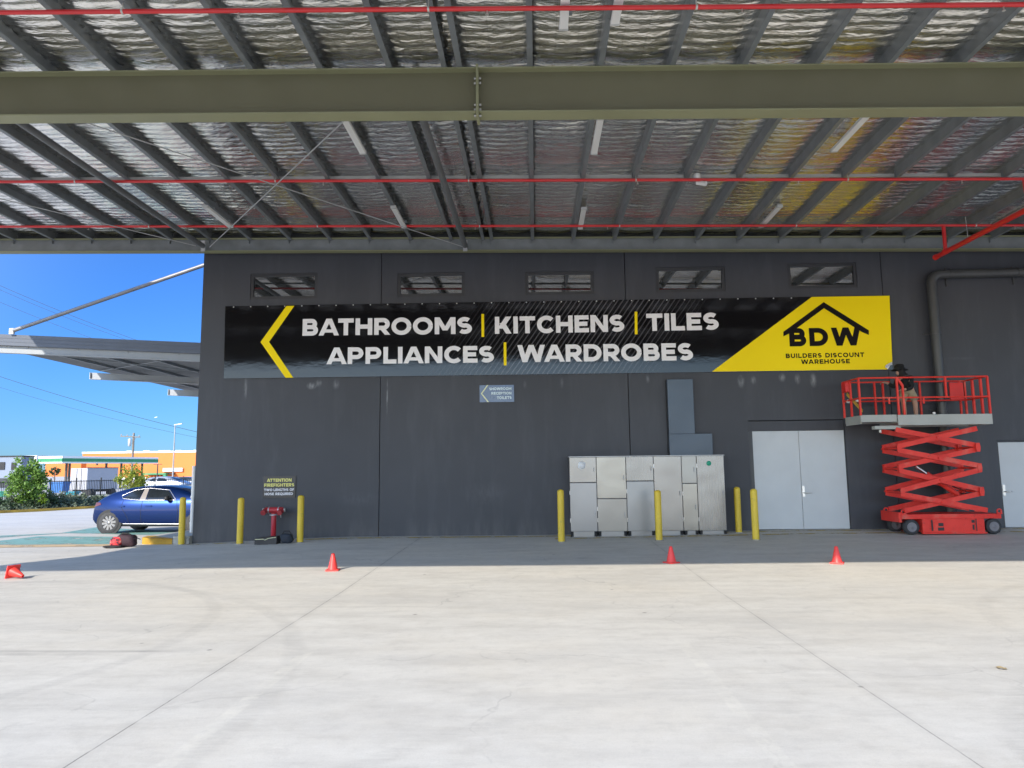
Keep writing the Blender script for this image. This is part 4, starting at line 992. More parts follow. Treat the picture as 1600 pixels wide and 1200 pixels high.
blob((rx0+.03, YR_-.2, rm-.01), (.05, .05, .045), 4, 10, 14).build('white_glove', whitep, lt)
blob((rx0+.12, YF_+.38, rm-.02), (.06, .04, .035), 6, 10, 14).build('white_glove', whitep, lt)
blob((gx(1461, 645), YF_+.04, pz1+.03), (.035, .02, .03), 9, 8, 12).build('white_rag', whitep, lt)

# ================================================================== WORKER ON THE LIFT
YW = 16.28
def J(px, py, dy=0.): 
    p = at(px, py, YW+dy); return p
def skin(name, chains, mtl, parent, levels=2, root=0):
    """chains: lists of (point, radius); the first chain roots the figure, others attach at the nearest existing point"""
    verts, edges, rad = [], [], []
    for ch in chains:
        prev = None
        for k, (p, r) in enumerate(ch):
            p = Vector(p)
            hit = next((i for i, v in enumerate(verts) if (v-p).length < 1e-4), None)
            if hit is None: verts.append(p); rad.append(r); hit = len(verts)-1
            if prev is not None: edges.append((prev, hit))
            prev = hit
    me = bpy.data.meshes.new(name); off = parent.location if parent.type == 'EMPTY' and parent.parent is None else (parent.parent.location if parent.parent else parent.location)
    me.from_pydata([tuple(v-off) for v in verts], edges, []); me.update()
    o = bpy.data.objects.new(name, me); col.objects.link(o)
    sk = o.modifiers.new('skin', 'SKIN'); sk.use_smooth_shade = True
    for i, r in enumerate(rad):
        sv = me.skin_vertices[0].data[i]; sv.radius = (r, r) if not isinstance(r, tuple) else r; sv.use_root = (i == root)
    ss = o.modifiers.new('sub', 'SUBSURF'); ss.levels = ss.render_levels = levels
    dg = bpy.context.evaluated_depsgraph_get(); dg.update()
    me2 = bpy.data.meshes.new_from_object(o.evaluated_get(dg)); me2.name = name
    o.modifiers.clear(); o.data = me2; me2.materials.clear(); me2.materials.append(mtl)
    for p in me2.polygons: p.use_smooth = True
    o.parent = parent; return o
zf = pz0+.10
hip = J(1418, 612)
wk = thing('person', 'worker in black shirt, khaki shorts and black hat on the raised lift', 'person', (hip.x, YW, zf))
skinm = mat('skin', (.42, .24, .17), .55, var=.06, scale=8)
hipL, hipR = hip+Vector((-.085, .03, -.03)), hip+Vector((.085, -.03, -.03))
kneeL = Vector((hip.x-.12, YW-.02, zf+.42)); kneeR = Vector((hip.x+.12, YW-.06, zf+.42))
ankL = Vector((hip.x-.08, YW+.04, zf+.09)); ankR = Vector((hip.x+.15, YW+.0, zf+.09))
waist = J(1417, 604.5); chest = J(1413, 596, .03); neck = J(1409, 590.5, .05); head0 = J(1407.5, 586.5, .06); head1 = J(1406, 582, .06); head2 = J(1405.5, 577.5, .06)
shL = chest+Vector((-.07, .14, .05)); shR = chest+Vector((.07, -.14, .06))
elL = J(1397, 605, .16); haL = J(1385.5, 598, .30); elR = J(1424, 606, -.16); haR = J(1411, 609, -.2)
def hand(w, d, up, ch):
    d = Vector(d).normalized(); up = Vector(up).normalized(); sd = d.cross(up).normalized()
    k = w+d*.045
    ch.append([(w, .024), (k, .026)])
    for i, (s_, ln) in enumerate(((-.028, .065), (-.010, .075), (.010, .070), (.027, .055))):
        a_ = k+sd*s_+d*.035
        ch.append([(k, .026), (a_, .0095), (a_+d*ln*.5-up*.012, .0085), (a_+d*ln*.75-up*.045, .0075)])
    th = w+d*.02+sd*-.035
    ch.append([(w, .024), (th, .011), (th+d*.035-up*.02, .009)])
chs_ = [[(hip, .10), (waist, .095), (chest, .115), (neck, .052), (head0, .058), (head1, .082), (head2, .072)],
        [(hip, .10), (hipL, .078), (kneeL, .055), (ankL+Vector((0, 0, .14)), .05), (ankL, .036), (ankL+Vector((-.10, .05, -.06)), .03)],
        [(hip, .10), (hipR, .078), (kneeR, .055), (ankR+Vector((0, 0, .14)), .05), (ankR, .036), (ankR+Vector((-.10, .05, -.06)), .03)],
        [(chest, .115), (shL, .055), (elL, .04), (haL, .026)], [(chest, .115), (shR, .055), (elR, .04), (haR, .026)],
        [(head1, .082), (head1+Vector((-.085, .02, -.01)), .016)]]
hand(haL, (-.7, .5, .1), (0, 0, 1), chs_); hand(haR, (-.9, .2, -.2), (0, 0, 1), chs_)
body = skin('body', chs_, skinm, wk)
shirtm = mat('black_shirt', (.010, .010, .011), .85, bmp=.1); khaki = mat('khaki_shorts', (.29, .24, .155), .85, var=.12, scale=8, bmp=.1)
skin('shirt', [[(hip+Vector((0, 0, .03)), .118), (waist, .118), (chest, .135), (neck+Vector((0, 0, -.03)), .075)], [(chest, .135), (shL, .078), (elL, .060), (haL.lerp(elL, .25), .045)],
               [(chest, .135), (shR, .078), (elR, .060), (haR.lerp(elR, .25), .045)]], shirtm, wk)
skin('shorts', [[(waist+Vector((0, 0, -.09)), .122), (hip, .132)], [(hip, .132), (hipL, .102), (kneeL.lerp(hipL, .15), .085)], [(hip, .132), (hipR, .102), (kneeR.lerp(hipR, .15), .085)]], khaki, wk)
skin('hair', [[(head1+Vector((.02, -.02, .0)), .088), (head2+Vector((.01, -.01, 0)), .084), (head2+Vector((0, 0, .05)), .07)], [(head1+Vector((.02, -.02, .0)), .088), (head0+Vector((.02, -.015, .01)), .066)]], mat('dark_hair', (.012, .010, .009), .8), wk)
s = M()
s.lathe([(.175, -.03), (.18, -.015), (.105, .012), (.10, .075), (.085, .105), (.045, .117), (.004, .118)], head2+Vector((0, 0, .01)), 24); s.build('hat', mat('black_hat', (.007, .007, .008), .9), wk)
for an in (ankL, ankR):
    sh = blob(an+Vector((-.05, .03, -.045)), (.14, .07, .055), 3, 10, 16, amp=.03); sh.build('shoe', black, wk)

# ================================================================== SIDE AWNING
YA = 18.5
aw = thing('side_awning', 'flat grey steel awning hung from the left side of the warehouse by a tie tube', 'awning', (XL, YA, 5))
awm = mat('awning_blue_grey', (.075, .09, .12), .5, .1, var=.06); awl = mat('awning_light_grey', (.27, .29, .31), .5, .1, var=.06); sof = mat('awning_soffit', (.075, .085, .095), .6, var=.1)
xw = XL+.02
fa, fb_ = at(-60, 519.5, YA), at(316, 535.5, YA)
slp = (fb_.z-fa.z)/(fb_.x-fa.x); fz_ = lambda x, o=0: fa.z+slp*(x-fa.x)+o
xe = at(-34, 538, 18.62).x; xf = -16.2
M().hexa([(xf, YA, fz_(xf, -.30)), (xw, YA, fz_(xw, -.30)), (xw, YA+.04, fz_(xw, -.30)), (xf, YA+.04, fz_(xf, -.30)), (xf, YA, fz_(xf)), (xw, YA, fz_(xw)), (xw, YA+.04, fz_(xw)), (xf, YA+.04, fz_(xf))]).build('fascia', awm, aw)
for k in range(2):
    o = -.10-.1*k
    M().hexa([(xf, YA-.008, fz_(xf, o-.006)), (xw, YA-.008, fz_(xw, o-.006)), (xw, YA-.001, fz_(xw, o-.006)), (xf, YA-.001, fz_(xf, o-.006)), (xf, YA-.008, fz_(xf, o)), (xw, YA-.008, fz_(xw, o)), (xw, YA-.001, fz_(xw, o)), (xf, YA-.001, fz_(xf, o))]).build('fascia_rib', awm, aw)
def abeam(pxl, ytl, ybl, Y, xl=None, depth=None):
    a, b_ = at(pxl, ytl, Y), at(pxl, ybl, Y); x0 = a.x if xl is None else xl; h = a.z-b_.z
    z = lambda x: b_.z+slp*(x-a.x)
    def sl(ya, yb, o0, o1): return [(x0, ya, z(x0)+o0), (xw, ya, z(xw)+o0), (xw, yb, z(xw)+o0), (x0, yb, z(x0)+o0), (x0, ya, z(x0)+o1), (xw, ya, z(xw)+o1), (xw, yb, z(xw)+o1), (x0, yb, z(x0)+o1)]
    w_ = M().hexa(sl(Y-.006, Y+.006, .015, h)).build('beam', awl, aw)
    M().hexa(sl(Y-.08, Y+.08, 0, .015)).build('beam_flange', awl, w_)
    M().box((x0-.012, Y-.08, z(x0)-.005), (x0-.001, Y+.08, z(x0)+h)).build('end_plate', mat('awning_end_plate', (.62, .62, .60), .5), w_)
    return z, h
z1_, h1 = abeam(35, 540, 553, 18.62, xf)
Y2 = xe/(at(147, 590, 10).x/10); Y3 = xe/(at(268, 612, 10).x/10)
abeam(147, 582.5, 593, Y2, xe-.1); abeam(268, 608.5, 618, Y3, xe-.1)
zr_ = lambda x: z1_(x)+h1+.0
M().hexa([(xe, YA+.05, zr_(xe)), (xw, YA+.05, zr_(xw)), (xw, Y3+4, zr_(xw)), (xe, Y3+4, zr_(xe)), (xe, YA+.05, zr_(xe)+.16), (xw, YA+.05, zr_(xw)+.16), (xw, Y3+4, zr_(xw)+.16), (xe, Y3+4, zr_(xe)+.16)]).build('soffit', sof, aw)
for k in range(1, 5):
    x = xe+(xw-xe)*k/5
    M().bar((x, YA+.1, zr_(x)-.04), (x, Y3+4, zr_(x)-.04), .05, .07).build('purlin', awl, aw)
M().tube([(xe+.25, Y2-.1, zr_(xe)-.06), (xw-1.2, 18.8, zr_(xw-1.2)-.06)], .014, 6).build('brace_rod', awl, aw)
M().tube([(xe+.1, 18.8, zr_(xe)-.06), (xw-.6, Y2, zr_(xw)-.06)], .014, 6).build('brace_rod', awl, aw)
a, b_ = at(321, 413.5, 18.4), at(21, 516.5, 18.45)
M().tube([a, b_], .052, 14).build('tie_tube', mat('grey_tie_tube', (.24, .24, .25), .4, .3), aw)
M().box((b_.x-.10, 18.42, b_.z-.10), (b_.x+.02, 18.48, b_.z+.06)).build('tie_bracket', mat('awning_end_plate', (.62, .62, .60), .5), aw)

# ================================================================== CARS
def interp(tab, x):
    if x <= tab[0][0]: return tab[0][1]
    for (a_, b__), (c_, d_) in zip(tab[:-1], tab[1:]):
        if x <= c_:
            t_ = (x-a_)/(c_-a_); return b__+(d_-b__)*t_
    return tab[-1][1]
HATCH = dict(top=[(0, .60), (.05, .84), (.12, .97), (.30, 1.09), (.6, 1.24), (1.05, 1.365), (1.5, 1.41), (1.95, 1.425), (2.3, 1.405), (2.65, 1.34), (3.0, 1.22), (3.35, 1.07), (3.6, .99), (3.95, .93), (4.15, .86), (4.3, .72), (4.36, .55)],
             bot=[(0, .40), (.12, .27), (.4, .22), (3.9, .20), (4.2, .24), (4.36, .36)], belt=.965, L=4.36, wr=(.62, 3.32))
def carbody(P, zs=1.0):
    top = lambda x: interp(P['top'], x); bot = lambda x: interp(P['bot'], x); L_ = P['L']; belt = P['belt']
    plan = lambda x: 1-.23*abs((x-L_*.5)/(L_*.5))**5-.02*abs((x-L_*.5)/(L_*.5))**2
    low = [(.18, .80), (.30, .865), (.5, .895), (.70, .90), (.84, .885), (.93, .862), (.965, .848)]
    def half(x, z):
        if z <= belt: w_ = interp(low, z)
        else:
            t_ = min(1, (z-belt)/(1.42-belt)); w_ = .848-.27*t_**1.15
        return w_*plan(x)
    return top, bot, half
def make_car(name, label, cat, loc, P, paint, rz=0, s=(1, 1, 1), detail=True, group=None):
    t = thing(name, label, cat, loc, rz, group); t.scale = s
    top, bot, half = carbody(P); L_ = P['L']; belt = P['belt']
    xs_ = sorted(set([0, .02, .05, .09, .14, .2, .27]+[.3+.1*i for i in range(int((L_-.5)/.1))]+[L_-.16, L_-.1, L_-.05, L_-.02, L_]))
    rows = []
    for x in xs_:
        zt_, zb2 = top(x), bot(x); row = [(x, 0, zb2)]
        cap = min(belt, zt_-.07)
        for k in range(9): z = zb2+.01+(cap-zb2-.01)*k/8; row.append((x, half(x, z), z))
        zu = zt_-.055
        for k in range(1, 6):
            z = cap+(max(zu, cap+.01)-cap)*k/5; row.append((x, half(x, z)*(1 if k < 5 else .985), z))
        h_ = row[-1][1]
        for f_, dz in ((.93, .55), (.8, .8), (.5, .95), (0, 1.)): row.append((x, h_*f_, max(zu, cap+.01)+(zt_-max(zu, cap+.01))*dz))
        full = row+[(p_[0], -p_[1], p_[2]) for p_ in row[-2:0:-1]]
        rows.append(full)
    b = M(); b.grid(rows, True, True); b.poly(rows[0]); b.poly(rows[-1]); body = b.build('body', paint, t, True)
    dg_ = mat('car_dark_glass', (.012, .016, .02), .05, spec=.9); trim = mat('car_black_trim', (.015, .015, .016), .5); chrome = mat('car_bright_trim', (.5, .5, .52), .3, 1)
    def side_patch(name, pts, off, m_, side=-1, n=8):
        # quad patch in side view (x,z), 4 corners -> follows the body side
        mb = M(); rows = []
        for i in range(n+1):
            u = i/n; row = []
            for j in range(n+1):
                v = j/n
                x = (pts[0][0]*(1-u)+pts[1][0]*u)*(1-v)+(pts[3][0]*(1-u)+pts[2][0]*u)*v
                z = (pts[0][1]*(1-u)+pts[1][1]*u)*(1-v)+(pts[3][1]*(1-u)+pts[2][1]*u)*v
                row.append((x, side*(half(x, z)+off), z))
            rows.append(row)
        mb.grid(rows); return mb.build(name, m_, t, True)
    def side_line(name, pts, r, off, m_, side=-1):
        q = []
        for (x0, z0), (x1, z1) in zip(pts[:-1], pts[1:]):
            for k in range(6): x = x0+(x1-x0)*k/6; z = z0+(z1-z0)*k/6; q.append((x, side*(half(x, z)+off), z))
        x, z = pts[-1]; q.append((x, side*(half(x, z)+off), z))
        return M().tube(q, r, 6).build(name, m_, t, True)
    for sd_ in (-1, 1):
        side_patch('side_window', [(.98, 1.05), (1.50, 1.005), (1.55, 1.325), (1.25, 1.27)], .008, dg_, sd_)
        side_patch('side_window', [(1.72, 1.0), (2.60, 1.0), (2.33, 1.27), (1.72, 1.325)], .008, dg_, sd_)
        if detail:
            side_patch('pillar_trim', [(1.52, 1.0), (1.70, .998), (1.70, 1.325), (1.57, 1.325)], .010, mat('car_gloss_pillar', (.30, .27, .25), .12, spec=.9), sd_)
            side_line('window_trim', [(.93, 1.13), (1.0, 1.04), (1.5, .993), (2.66, .985), (2.36, 1.285), (1.72, 1.345), (1.3, 1.30), (.93, 1.13)], .010, .008, chrome, sd_)
            side_line('door_line', [(1.62, .985), (1.60, .6), (1.62, .30)], .006, .0, trim, sd_)
            side_line('door_line', [(2.68, .98), (2.74, .6), (2.70, .30)], .006, .0, trim, sd_)
            side_line('door_line', [(1.02, .98), (.98, .80), (1.18, .5), (1.24, .30)], .006, .0, trim, sd_)
            side_line('sill_strip', [(1.05, .29), (2.9, .27)], .012, .01, chrome, sd_)
            side_patch('sill_skirt', [(1.0, .21), (2.95, .20), (2.95, .30), (1.0, .31)], .006, trim, sd_)
            for hx in (.98, 1.83):
                side_patch('door_handle', [(hx-.10, .80), (hx+.10, .80), (hx+.10, .845), (hx-.10, .845)], .028, paint, sd_, 3)
            side_patch('tail_light', [(.06, .80), (.30, .86), (.26, .93), (.10, .93)], .010, mat('tail_lamp_red', (.10, .004, .006), .12, spec=.8), sd_, 4)
            mr_ = M(); mr_.lathe([(.01, -.10), (.06, -.085), (.075, -.02), (.07, .06), (.03, .085), (.01, .09)], (2.42, sd_*.93, 1.04), 12, 'y'); mr_.build('mirror', trim, t, True)
        for wx in P['wr']:
            a_ = M(); a_.lathe([(.385, 0), (.39, .03)], (wx, sd_*(half(wx, .6)+.004) - (.03 if sd_ > 0 else 0), .335), 28, 'y'); a_.build('wheel_arch', trim, t, True)
            y0 = sd_*(half(wx, .5)-.20) if sd_ > 0 else -(half(wx, .5)+.022)
            ty_ = M(); ty_.lathe([(.215, 0), (.30, 0), (.325, .03), (.325, .19), (.30, .222), (.215, .222)], (wx, y0, .325), 28, 'y', True, False); wh_ = ty_.build('wheel', mat('car_tyre', (.045, .045, .047), .8), t, True)
            yo = -(half(wx, .5)+.016) if sd_ < 0 else half(wx, .5)+.016
            dsc = M(); dsc.lathe([(.22, -sd_*.03), (.21, -sd_*.05), (.005, -sd_*.05)], (wx, yo, .325), 24, 'y', True, False); dsc.build('wheel_well', trim, wh_, True)
            rm_ = M(); n = 10
            for k in range(n):
                an = 2*math.pi*k/n+.15; ca, sa = math.cos(an), math.sin(an)
                tx, tz = -sa, ca
                p_ = [(wx+ca*.04+tx*.022*s_, yo, .325+sa*.04+tz*.022*s_) for s_ in (-1, 1)]+[(wx+ca*.215+tx*.036*s_, yo, .325+sa*.215+tz*.036*s_) for s_ in (1, -1)]
                rm_.prism(p_, (0, -sd_*.012, 0))
            rm_.lathe([(.235, -sd_*.01), (.235, sd_*.004), (.212, sd_*.004), (.212, -sd_*.01)], (wx, yo, .325), 28, 'y', True, False); rm_.lathe([(.055, 0), (.05, sd_*.01), (.01, sd_*.012)], (wx, yo, .325), 14, 'y')
            rm_.build('rim', mat('alloy_rim', (.26, .26, .27), .3, .7), wh_, True)
    # windscreen and rear screen
    def deck(name, xa, xb, f_, m_, off=.006, n=8):
        rows = []
        for i in range(n+1):
            x = xa+(xb-xa)*i/n; z = top(x); h_ = half(x, z-.055)*.985*f_
            rows.append([(x, h_*(-1+2*j/n), z-.035*abs(-1+2*j/n)**3*.8+off) for j in range(n+1)])
        M().grid(rows).build(name, m_, t, True)
    deck('windscreen', 2.55, 3.42, .86, dg_); deck('rear_screen', .34, .95, .82, dg_)
    hl = M(); hl.hexa([(L_-.42, -.80, .66), (L_-.10, -.70, .64), (L_-.10, -.45, .64), (L_-.3, -.45, .66), (L_-.42, -.82, .76), (L_-.14, -.72, .74), (L_-.14, -.45, .74), (L_-.3, -.45, .76)]); hl.build('headlight', mat('lamp_glass', (.6, .62, .65), .1), t, True)
    hl = M(); hl.hexa([(L_-.42, .80, .66), (L_-.10, .70, .64), (L_-.10, .45, .64), (L_-.3, .45, .66), (L_-.42, .82, .76), (L_-.14, .72, .74), (L_-.14, .45, .74), (L_-.3, .45, .76)]); hl.build('headlight', mat('lamp_glass', (.6, .62, .65), .1), t, True)
    return t
blue, nt_, bb = newmat('blue_car_paint')
bb.inputs['Base Color'].default_value = (.010, .035, .16, 1); bb.inputs['Metallic'].default_value = .65; bb.inputs['Roughness'].default_value = .30
bb.inputs['Coat Weight'].default_value = .35; bb.inputs['Specular IOR Level'].default_value = .25; bb.inputs['Coat Roughness'].default_value = .03
nt_.links.new(ramp(nt_, noise(nt_, coords(nt_, (1, 1, 1), True), 300, 2), [(.3, (.0025, .016, .085)), (.7, (.004, .024, .12))]), bb.inputs['Base Color'])
cw = atg(171, 834)
make_car('parked_car', 'dark blue hatchback parked at the left, half hidden by the wall corner', 'car', (cw.x-.67, cw.y+.88, cw.z+.0), HATCH, blue, 0)
SUV = dict(top=[(0, .7), (.05, .95), (.15, 1.15), (.35, 1.42), (.6, 1.60), (1.2, 1.66), (2.0, 1.66), (2.5, 1.58), (2.9, 1.36), (3.3, 1.12), (3.7, 1.04), (4.1, .95), (4.3, .8), (4.36, .6)],
           bot=HATCH['bot'], belt=.965, L=4.36, wr=(.8, 3.4))
gpaint = mat('dark_grey_car_paint', (.05, .055, .062), .25, .4, coat=1); spaint = mat('silver_car_paint', (.42, .43, .44), .28, .5, coat=1); wpaint = mat('pale_grey_car_paint', (.17, .18, .195), .35, coat=.6)
def rcar(name, label, px, pyb, Y, P, paint, rz=0, **k):
    p = at(px, pyb, Y); return make_car(name, label, 'car', (p.x, Y, p.z), P, paint, rz, **k)
rcar('parked_car', 'dark four wheel drive parked behind the blue hatchback at the wall corner', 262, 818, 29.5, SUV, gpaint, s=(1.05, 1, 1.0), detail=False)

# ================================================================== PLANTED STRIP, FENCE, TREES
kA, kB = atg(-90, 806), atg(150, 794); dv = (kB-kA); kC = kA+dv*2.6; kA = kA-dv*.6
GZ = lambda p: gz(p.x, p.y)
nrm = Vector((-dv.y, dv.x, 0)).normalized()
def strip(p, q, o0, o1, z0, z1, n=16):
    mb = M()
    for i in range(n):
        a = p.lerp(q, i/n); b_ = p.lerp(q, (i+1)/n)
        za, zb3 = GZ(a), GZ(b_)
        mb.hexa([(a.x+nrm.x*o0, a.y+nrm.y*o0, za+z0), (b_.x+nrm.x*o0, b_.y+nrm.y*o0, zb3+z0), (b_.x+nrm.x*o1, b_.y+nrm.y*o1, zb3+z0), (a.x+nrm.x*o1, a.y+nrm.y*o1, za+z0),
                 (a.x+nrm.x*o0, a.y+nrm.y*o0, za+z1), (b_.x+nrm.x*o0, b_.y+nrm.y*o0, zb3+z1), (b_.x+nrm.x*o1, b_.y+nrm.y*o1, zb3+z1), (a.x+nrm.x*o1, a.y+nrm.y*o1, za+z1)])
    return mb
tag(strip(kA, kC, 0, .22, -.1, .14).build('kerb', mat('kerb_yellow_paint', (.46, .29, .04), .7, var=.3, scale=2)), kind='structure')
tag(strip(kA, kC, .225, 4.5, -.1, .12).build('garden_bed', mat('bark_mulch', (.07, .055, .04), .95, var=.4, scale=8)), kind='structure')
leafm = {}
def leafmat(name, a, b_):
    m, nt, b = newmat(name); P_ = coords(nt, (1, 1, 1), True)
    c = ramp(nt, noise(nt, P_, 2.6, 3, .7), [(.32, a), (.66, b_)])
    nt.links.new(c, b.inputs['Base Color']); b.inputs['Roughness'].default_value = .5; b.inputs['Specular IOR Level'].default_value = .35
    tl_ = N(nt, 'ShaderNodeBsdfTranslucent'); nt.links.new(c, tl_.inputs[0]); mx = N(nt, 'ShaderNodeMixShader', i={0: .3})
    nt.links.new(b.outputs[0], mx.inputs[1]); nt.links.new(tl_.outputs[0], mx.inputs[2]); nt.links.new(mx.outputs[0], nt.nodes['Material Output'].inputs[0]); return m
LG = leafmat('fresh_green_leaves', (.075, .16, .026), (.22, .36, .065)); LD = leafmat('dark_shrub_leaves', (.035, .065, .03), (.09, .135, .06))
LGY = leafmat('grey_green_leaves', (.10, .135, .08), (.25, .29, .18)); LY = leafmat('yellow_green_leaves', (.13, .20, .025), (.40, .42, .06)); LB = leafmat('lime_leaves', (.12, .22, .02), (.25, .36, .04))
def leaves(c, r, nclump, per, size, seed, bias=.55):
    rng = random.Random(seed); mb = M(); c = Vector(c)
    for _ in range(nclump):
        d = Vector((rng.gauss(0, 1), rng.gauss(0, 1), rng.gauss(0, 1))).normalized(); k = rng.uniform(bias, 1.05)
        cc_ = c+Vector((d.x*r[0]*k, d.y*r[1]*k, d.z*r[2]*k)); cr = rng.uniform(.18, .34)*min(r)
        for _ in range(per):
            p_ = cc_+Vector((rng.gauss(0, 1), rng.gauss(0, 1), rng.gauss(0, .8)))*cr*.6
            n_ = Vector((rng.gauss(0, 1), rng.gauss(0, 1), rng.gauss(.6, 1))).normalized(); u = n_.orthogonal().normalized(); u.rotate(Matrix.Rotation(rng.uniform(0, 6.28), 3, n_)); v = n_.cross(u)
            s_ = size*rng.uniform(.6, 1.3)
            mb.poly([p_-u*s_, p_-v*s_*.45+n_*s_*.1, p_+u*s_, p_+v*s_*.45+n_*s_*.1])
    return mb
bark = mat('tree_bark', (.16, .12, .085), .9, var=.3, scale=10)
def tree(label, base, h, r, zc, m_, seed, n=85, size=.10, group=None, nm='tree'):
    t = thing(nm, label, 'tree', base, group=group); rng = random.Random(seed)
    tr_ = M(); tr_.tube([base, base+Vector((.04, .02, h*.3)), base+Vector((-.03, .03, h*.62)), base+Vector((.02, 0, h*.85))], [.06, .05, .035, .015], 8)
    for k in range(7):
        z = h*(.28+.07*k); an = rng.uniform(0, 6.28); e = Vector((math.cos(an)*r[0]*.75, math.sin(an)*r[1]*.75, h*.18))
        tr_.tube([base+Vector((0, 0, z)), base+Vector((0, 0, z))+e*.5+Vector((0, 0, .03)), base+Vector((0, 0, z))+e], [.025, .016, .006], 6)
    tr_.build('trunk', bark, t)
    leaves(base+Vector((0, 0, zc)), r, n, 30, size, seed).build('crown', m_, t); return t
def bedpt(px, off):
    """point of the bed: sighted column, off metres behind the kerb line"""
    o = kA+nrm*off; d = ray(px, 760); A = Matrix(((d.x, -dv.x), (d.y, -dv.y)))
    s_ = A.inverted() @ Vector((o.x, o.y)); p_ = Vector((d.x*s_[0], d.y*s_[0], 0)); p_.z = gz(p_.x, p_.y)+.12; return p_
b1 = bedpt(41, 1.9); h1_ = at(41, 715, b1.y).z-b1.z
tree('leafy young green tree in the planted strip near the left picture edge', b1, h1_, (1.05, 1.0, h1_*.44), h1_*.53, LG, 11, n=84, size=.12)
b2 = bedpt(206, 2.6); h2_ = at(206, 727, b2.y).z-b2.z
tree('small yellow green tree in front of the black fence, above the blue car', b2, h2_, (.85, .85, h2_*.40), h2_*.58, LY, 23, n=70, size=.10)
shr = [(-8, 2.2, .9, .75, LD, 'dark'), (12, 1.3, .8, .62, LD, 'dark'), (27, 2.9, .8, 1.0, LGY, 'grey green'), (58, 1.1, .8, .62, LD, 'dark'), (68.5, .9, .28, .95, LB, 'lime'), (84, 1.6, .8, .6, LD, 'dark'), (95, 2.6, .7, .95, LGY, 'grey green'), (110, 2.8, .9, .9, LGY, 'grey green'),
       (113, 1.3, .8, .5, LGY, 'grey green'), (128, 2.6, .8, .75, LGY, 'grey green'), (140, 1.4, .9, .5, LGY, 'grey green'), (154, 2.5, .8, .7, LGY, 'grey green'), (170, 1.7, .8, .6, LGY, 'grey green'), (77, 3.0, .7, 1.05, LD, 'dark'), (45, 2.8, .8, .9, LGY, 'grey green')]
slab = {'dark': 'dark green bushy shrub in the planted strip around the leafy tree', 'grey green': 'pale grey green shrub in the planted strip in front of the fence', 'lime': 'slender bright lime shrub beside the leafy tree, close to the yellow kerb'}
for k, (px, off, r, h_, m_, kd) in enumerate(shr):
    p_ = bedpt(px, off); t = thing('shrub', slab[kd], 'shrub', p_, group=None if kd == 'lime' else {'dark': 'dark shrubs in the planted strip', 'grey green': 'grey green shrubs in the planted strip'}[kd])
    leaves(p_+Vector((0, 0, h_*.5)), (r, r*.8, h_*.5), 34, 26, .075, 40+k, .3).build('foliage', m_, t)
    sm_ = M()
    for j in range(5): an = j*1.26; sm_.tube([p_, p_+Vector((math.cos(an)*r*.4, math.sin(an)*r*.4, h_*.7))], [.014, .006], 5)
    sm_.build('stem', bark, t)
gc = leaves(kA.lerp(kC, .34)+nrm*2.2+Vector((0, 0, -.22)), (1, 1, 1), 1, 1, .05, 1)
gc = M(); rng = random.Random(5)
for _ in range(5200):
    u = rng.uniform(.12, .72); o = rng.uniform(.3, 3.6); p_ = kA.lerp(kC, u)+nrm*o; p_.z = GZ(p_)+.12+abs(rng.gauss(0, .14))
    n_ = Vector((rng.gauss(0, 1), rng.gauss(0, 1), rng.gauss(.8, 1))).normalized(); a_ = n_.orthogonal().normalized(); v = n_.cross(a_); s_ = rng.uniform(.04, .10)
    gc.poly([p_-a_*s_, p_-v*s_*.5, p_+a_*s_, p_+v*s_*.5])
tag(gc.build('ground_cover', LGY), 'low grey green planting covering the bed', 'ground cover', kind='stuff')

# black palisade fence
fn = thing('palisade_fence', 'black steel picket fence behind the planted strip', 'fence', kA+nrm*4.0)
fm = mat('black_fence_steel', (.012, .013, .014), .5)
fpx = [-45, -3, 37.5, 79, 119, 157.5, 199.5, 242, 286, 332]
P_ = [bedpt(px, 4.0) for px in fpx]
for a, b_ in zip(P_[:-1], P_[1:]):
    zt1_, zt2_ = at(100, 749.5, a.y).z, at(100, 749.5, b_.y).z
    zt1_ = a.z+1.55; zt2_ = b_.z+1.55
    mb = M(); n = 15
    for k in range(1, n):
        q = a.lerp(b_, k/n); zt_ = zt1_+(zt2_-zt1_)*k/n
        mb.bar((q.x, q.y, q.z-.05), (q.x, q.y, zt_+.05), .022, .022, (1, 0, 0))
    for dz in (-.02, -1.25): mb.bar((a.x, a.y, zt1_+dz), (b_.x, b_.y, zt2_+dz), .035, .04)
    mb.build('picket_panel', fm, fn)
for a in P_:
    M().bar((a.x, a.y, a.z-.1), (a.x, a.y, a.z+1.75), .065, .065, (1, 0, 0)).build('post', fm, fn)

# ================================================================== BEYOND THE FENCE
YO = 175.
orm = mat('orange_cladding', (.74, .185, .028), .6, var=.04, scale=.05); wst = mat('white_wall_band', (.75, .74, .72), .6, var=.04)
st = thing('orange_store', 'long orange store with white base far behind the fence', 'building', (at(128, 740, YO).x, YO, 0))
xo = at(127.5, 735, YO).x; zt_ = at(128, 709, YO).z
zp = at(200, 746, YO).z
M().box((xo, YO, zp), (30, YO+60, zt_)).build('wall', orm, st)
M().box((xo-.1, YO-.12, zt_+.01), (30, YO+60, zt_+.45)).build('parapet', wst, st)
M().box((xo-.1, YO-.10, -1.2), (30, YO+60, zp-.01)).build('plinth', wst, st)
for k, (x0, x1) in enumerate(((176, 184), (203, 213), (228, 246), (255, 264), (284, 292))):
    M().box((at(x0, 706, YO).x, YO+6, zt_+.45), (at(x1, 706, YO).x, YO+9, zt_+.8)).build('roof_vent', wst, st)
grn = mat('store_green', (.035, .24, .10), .5); 
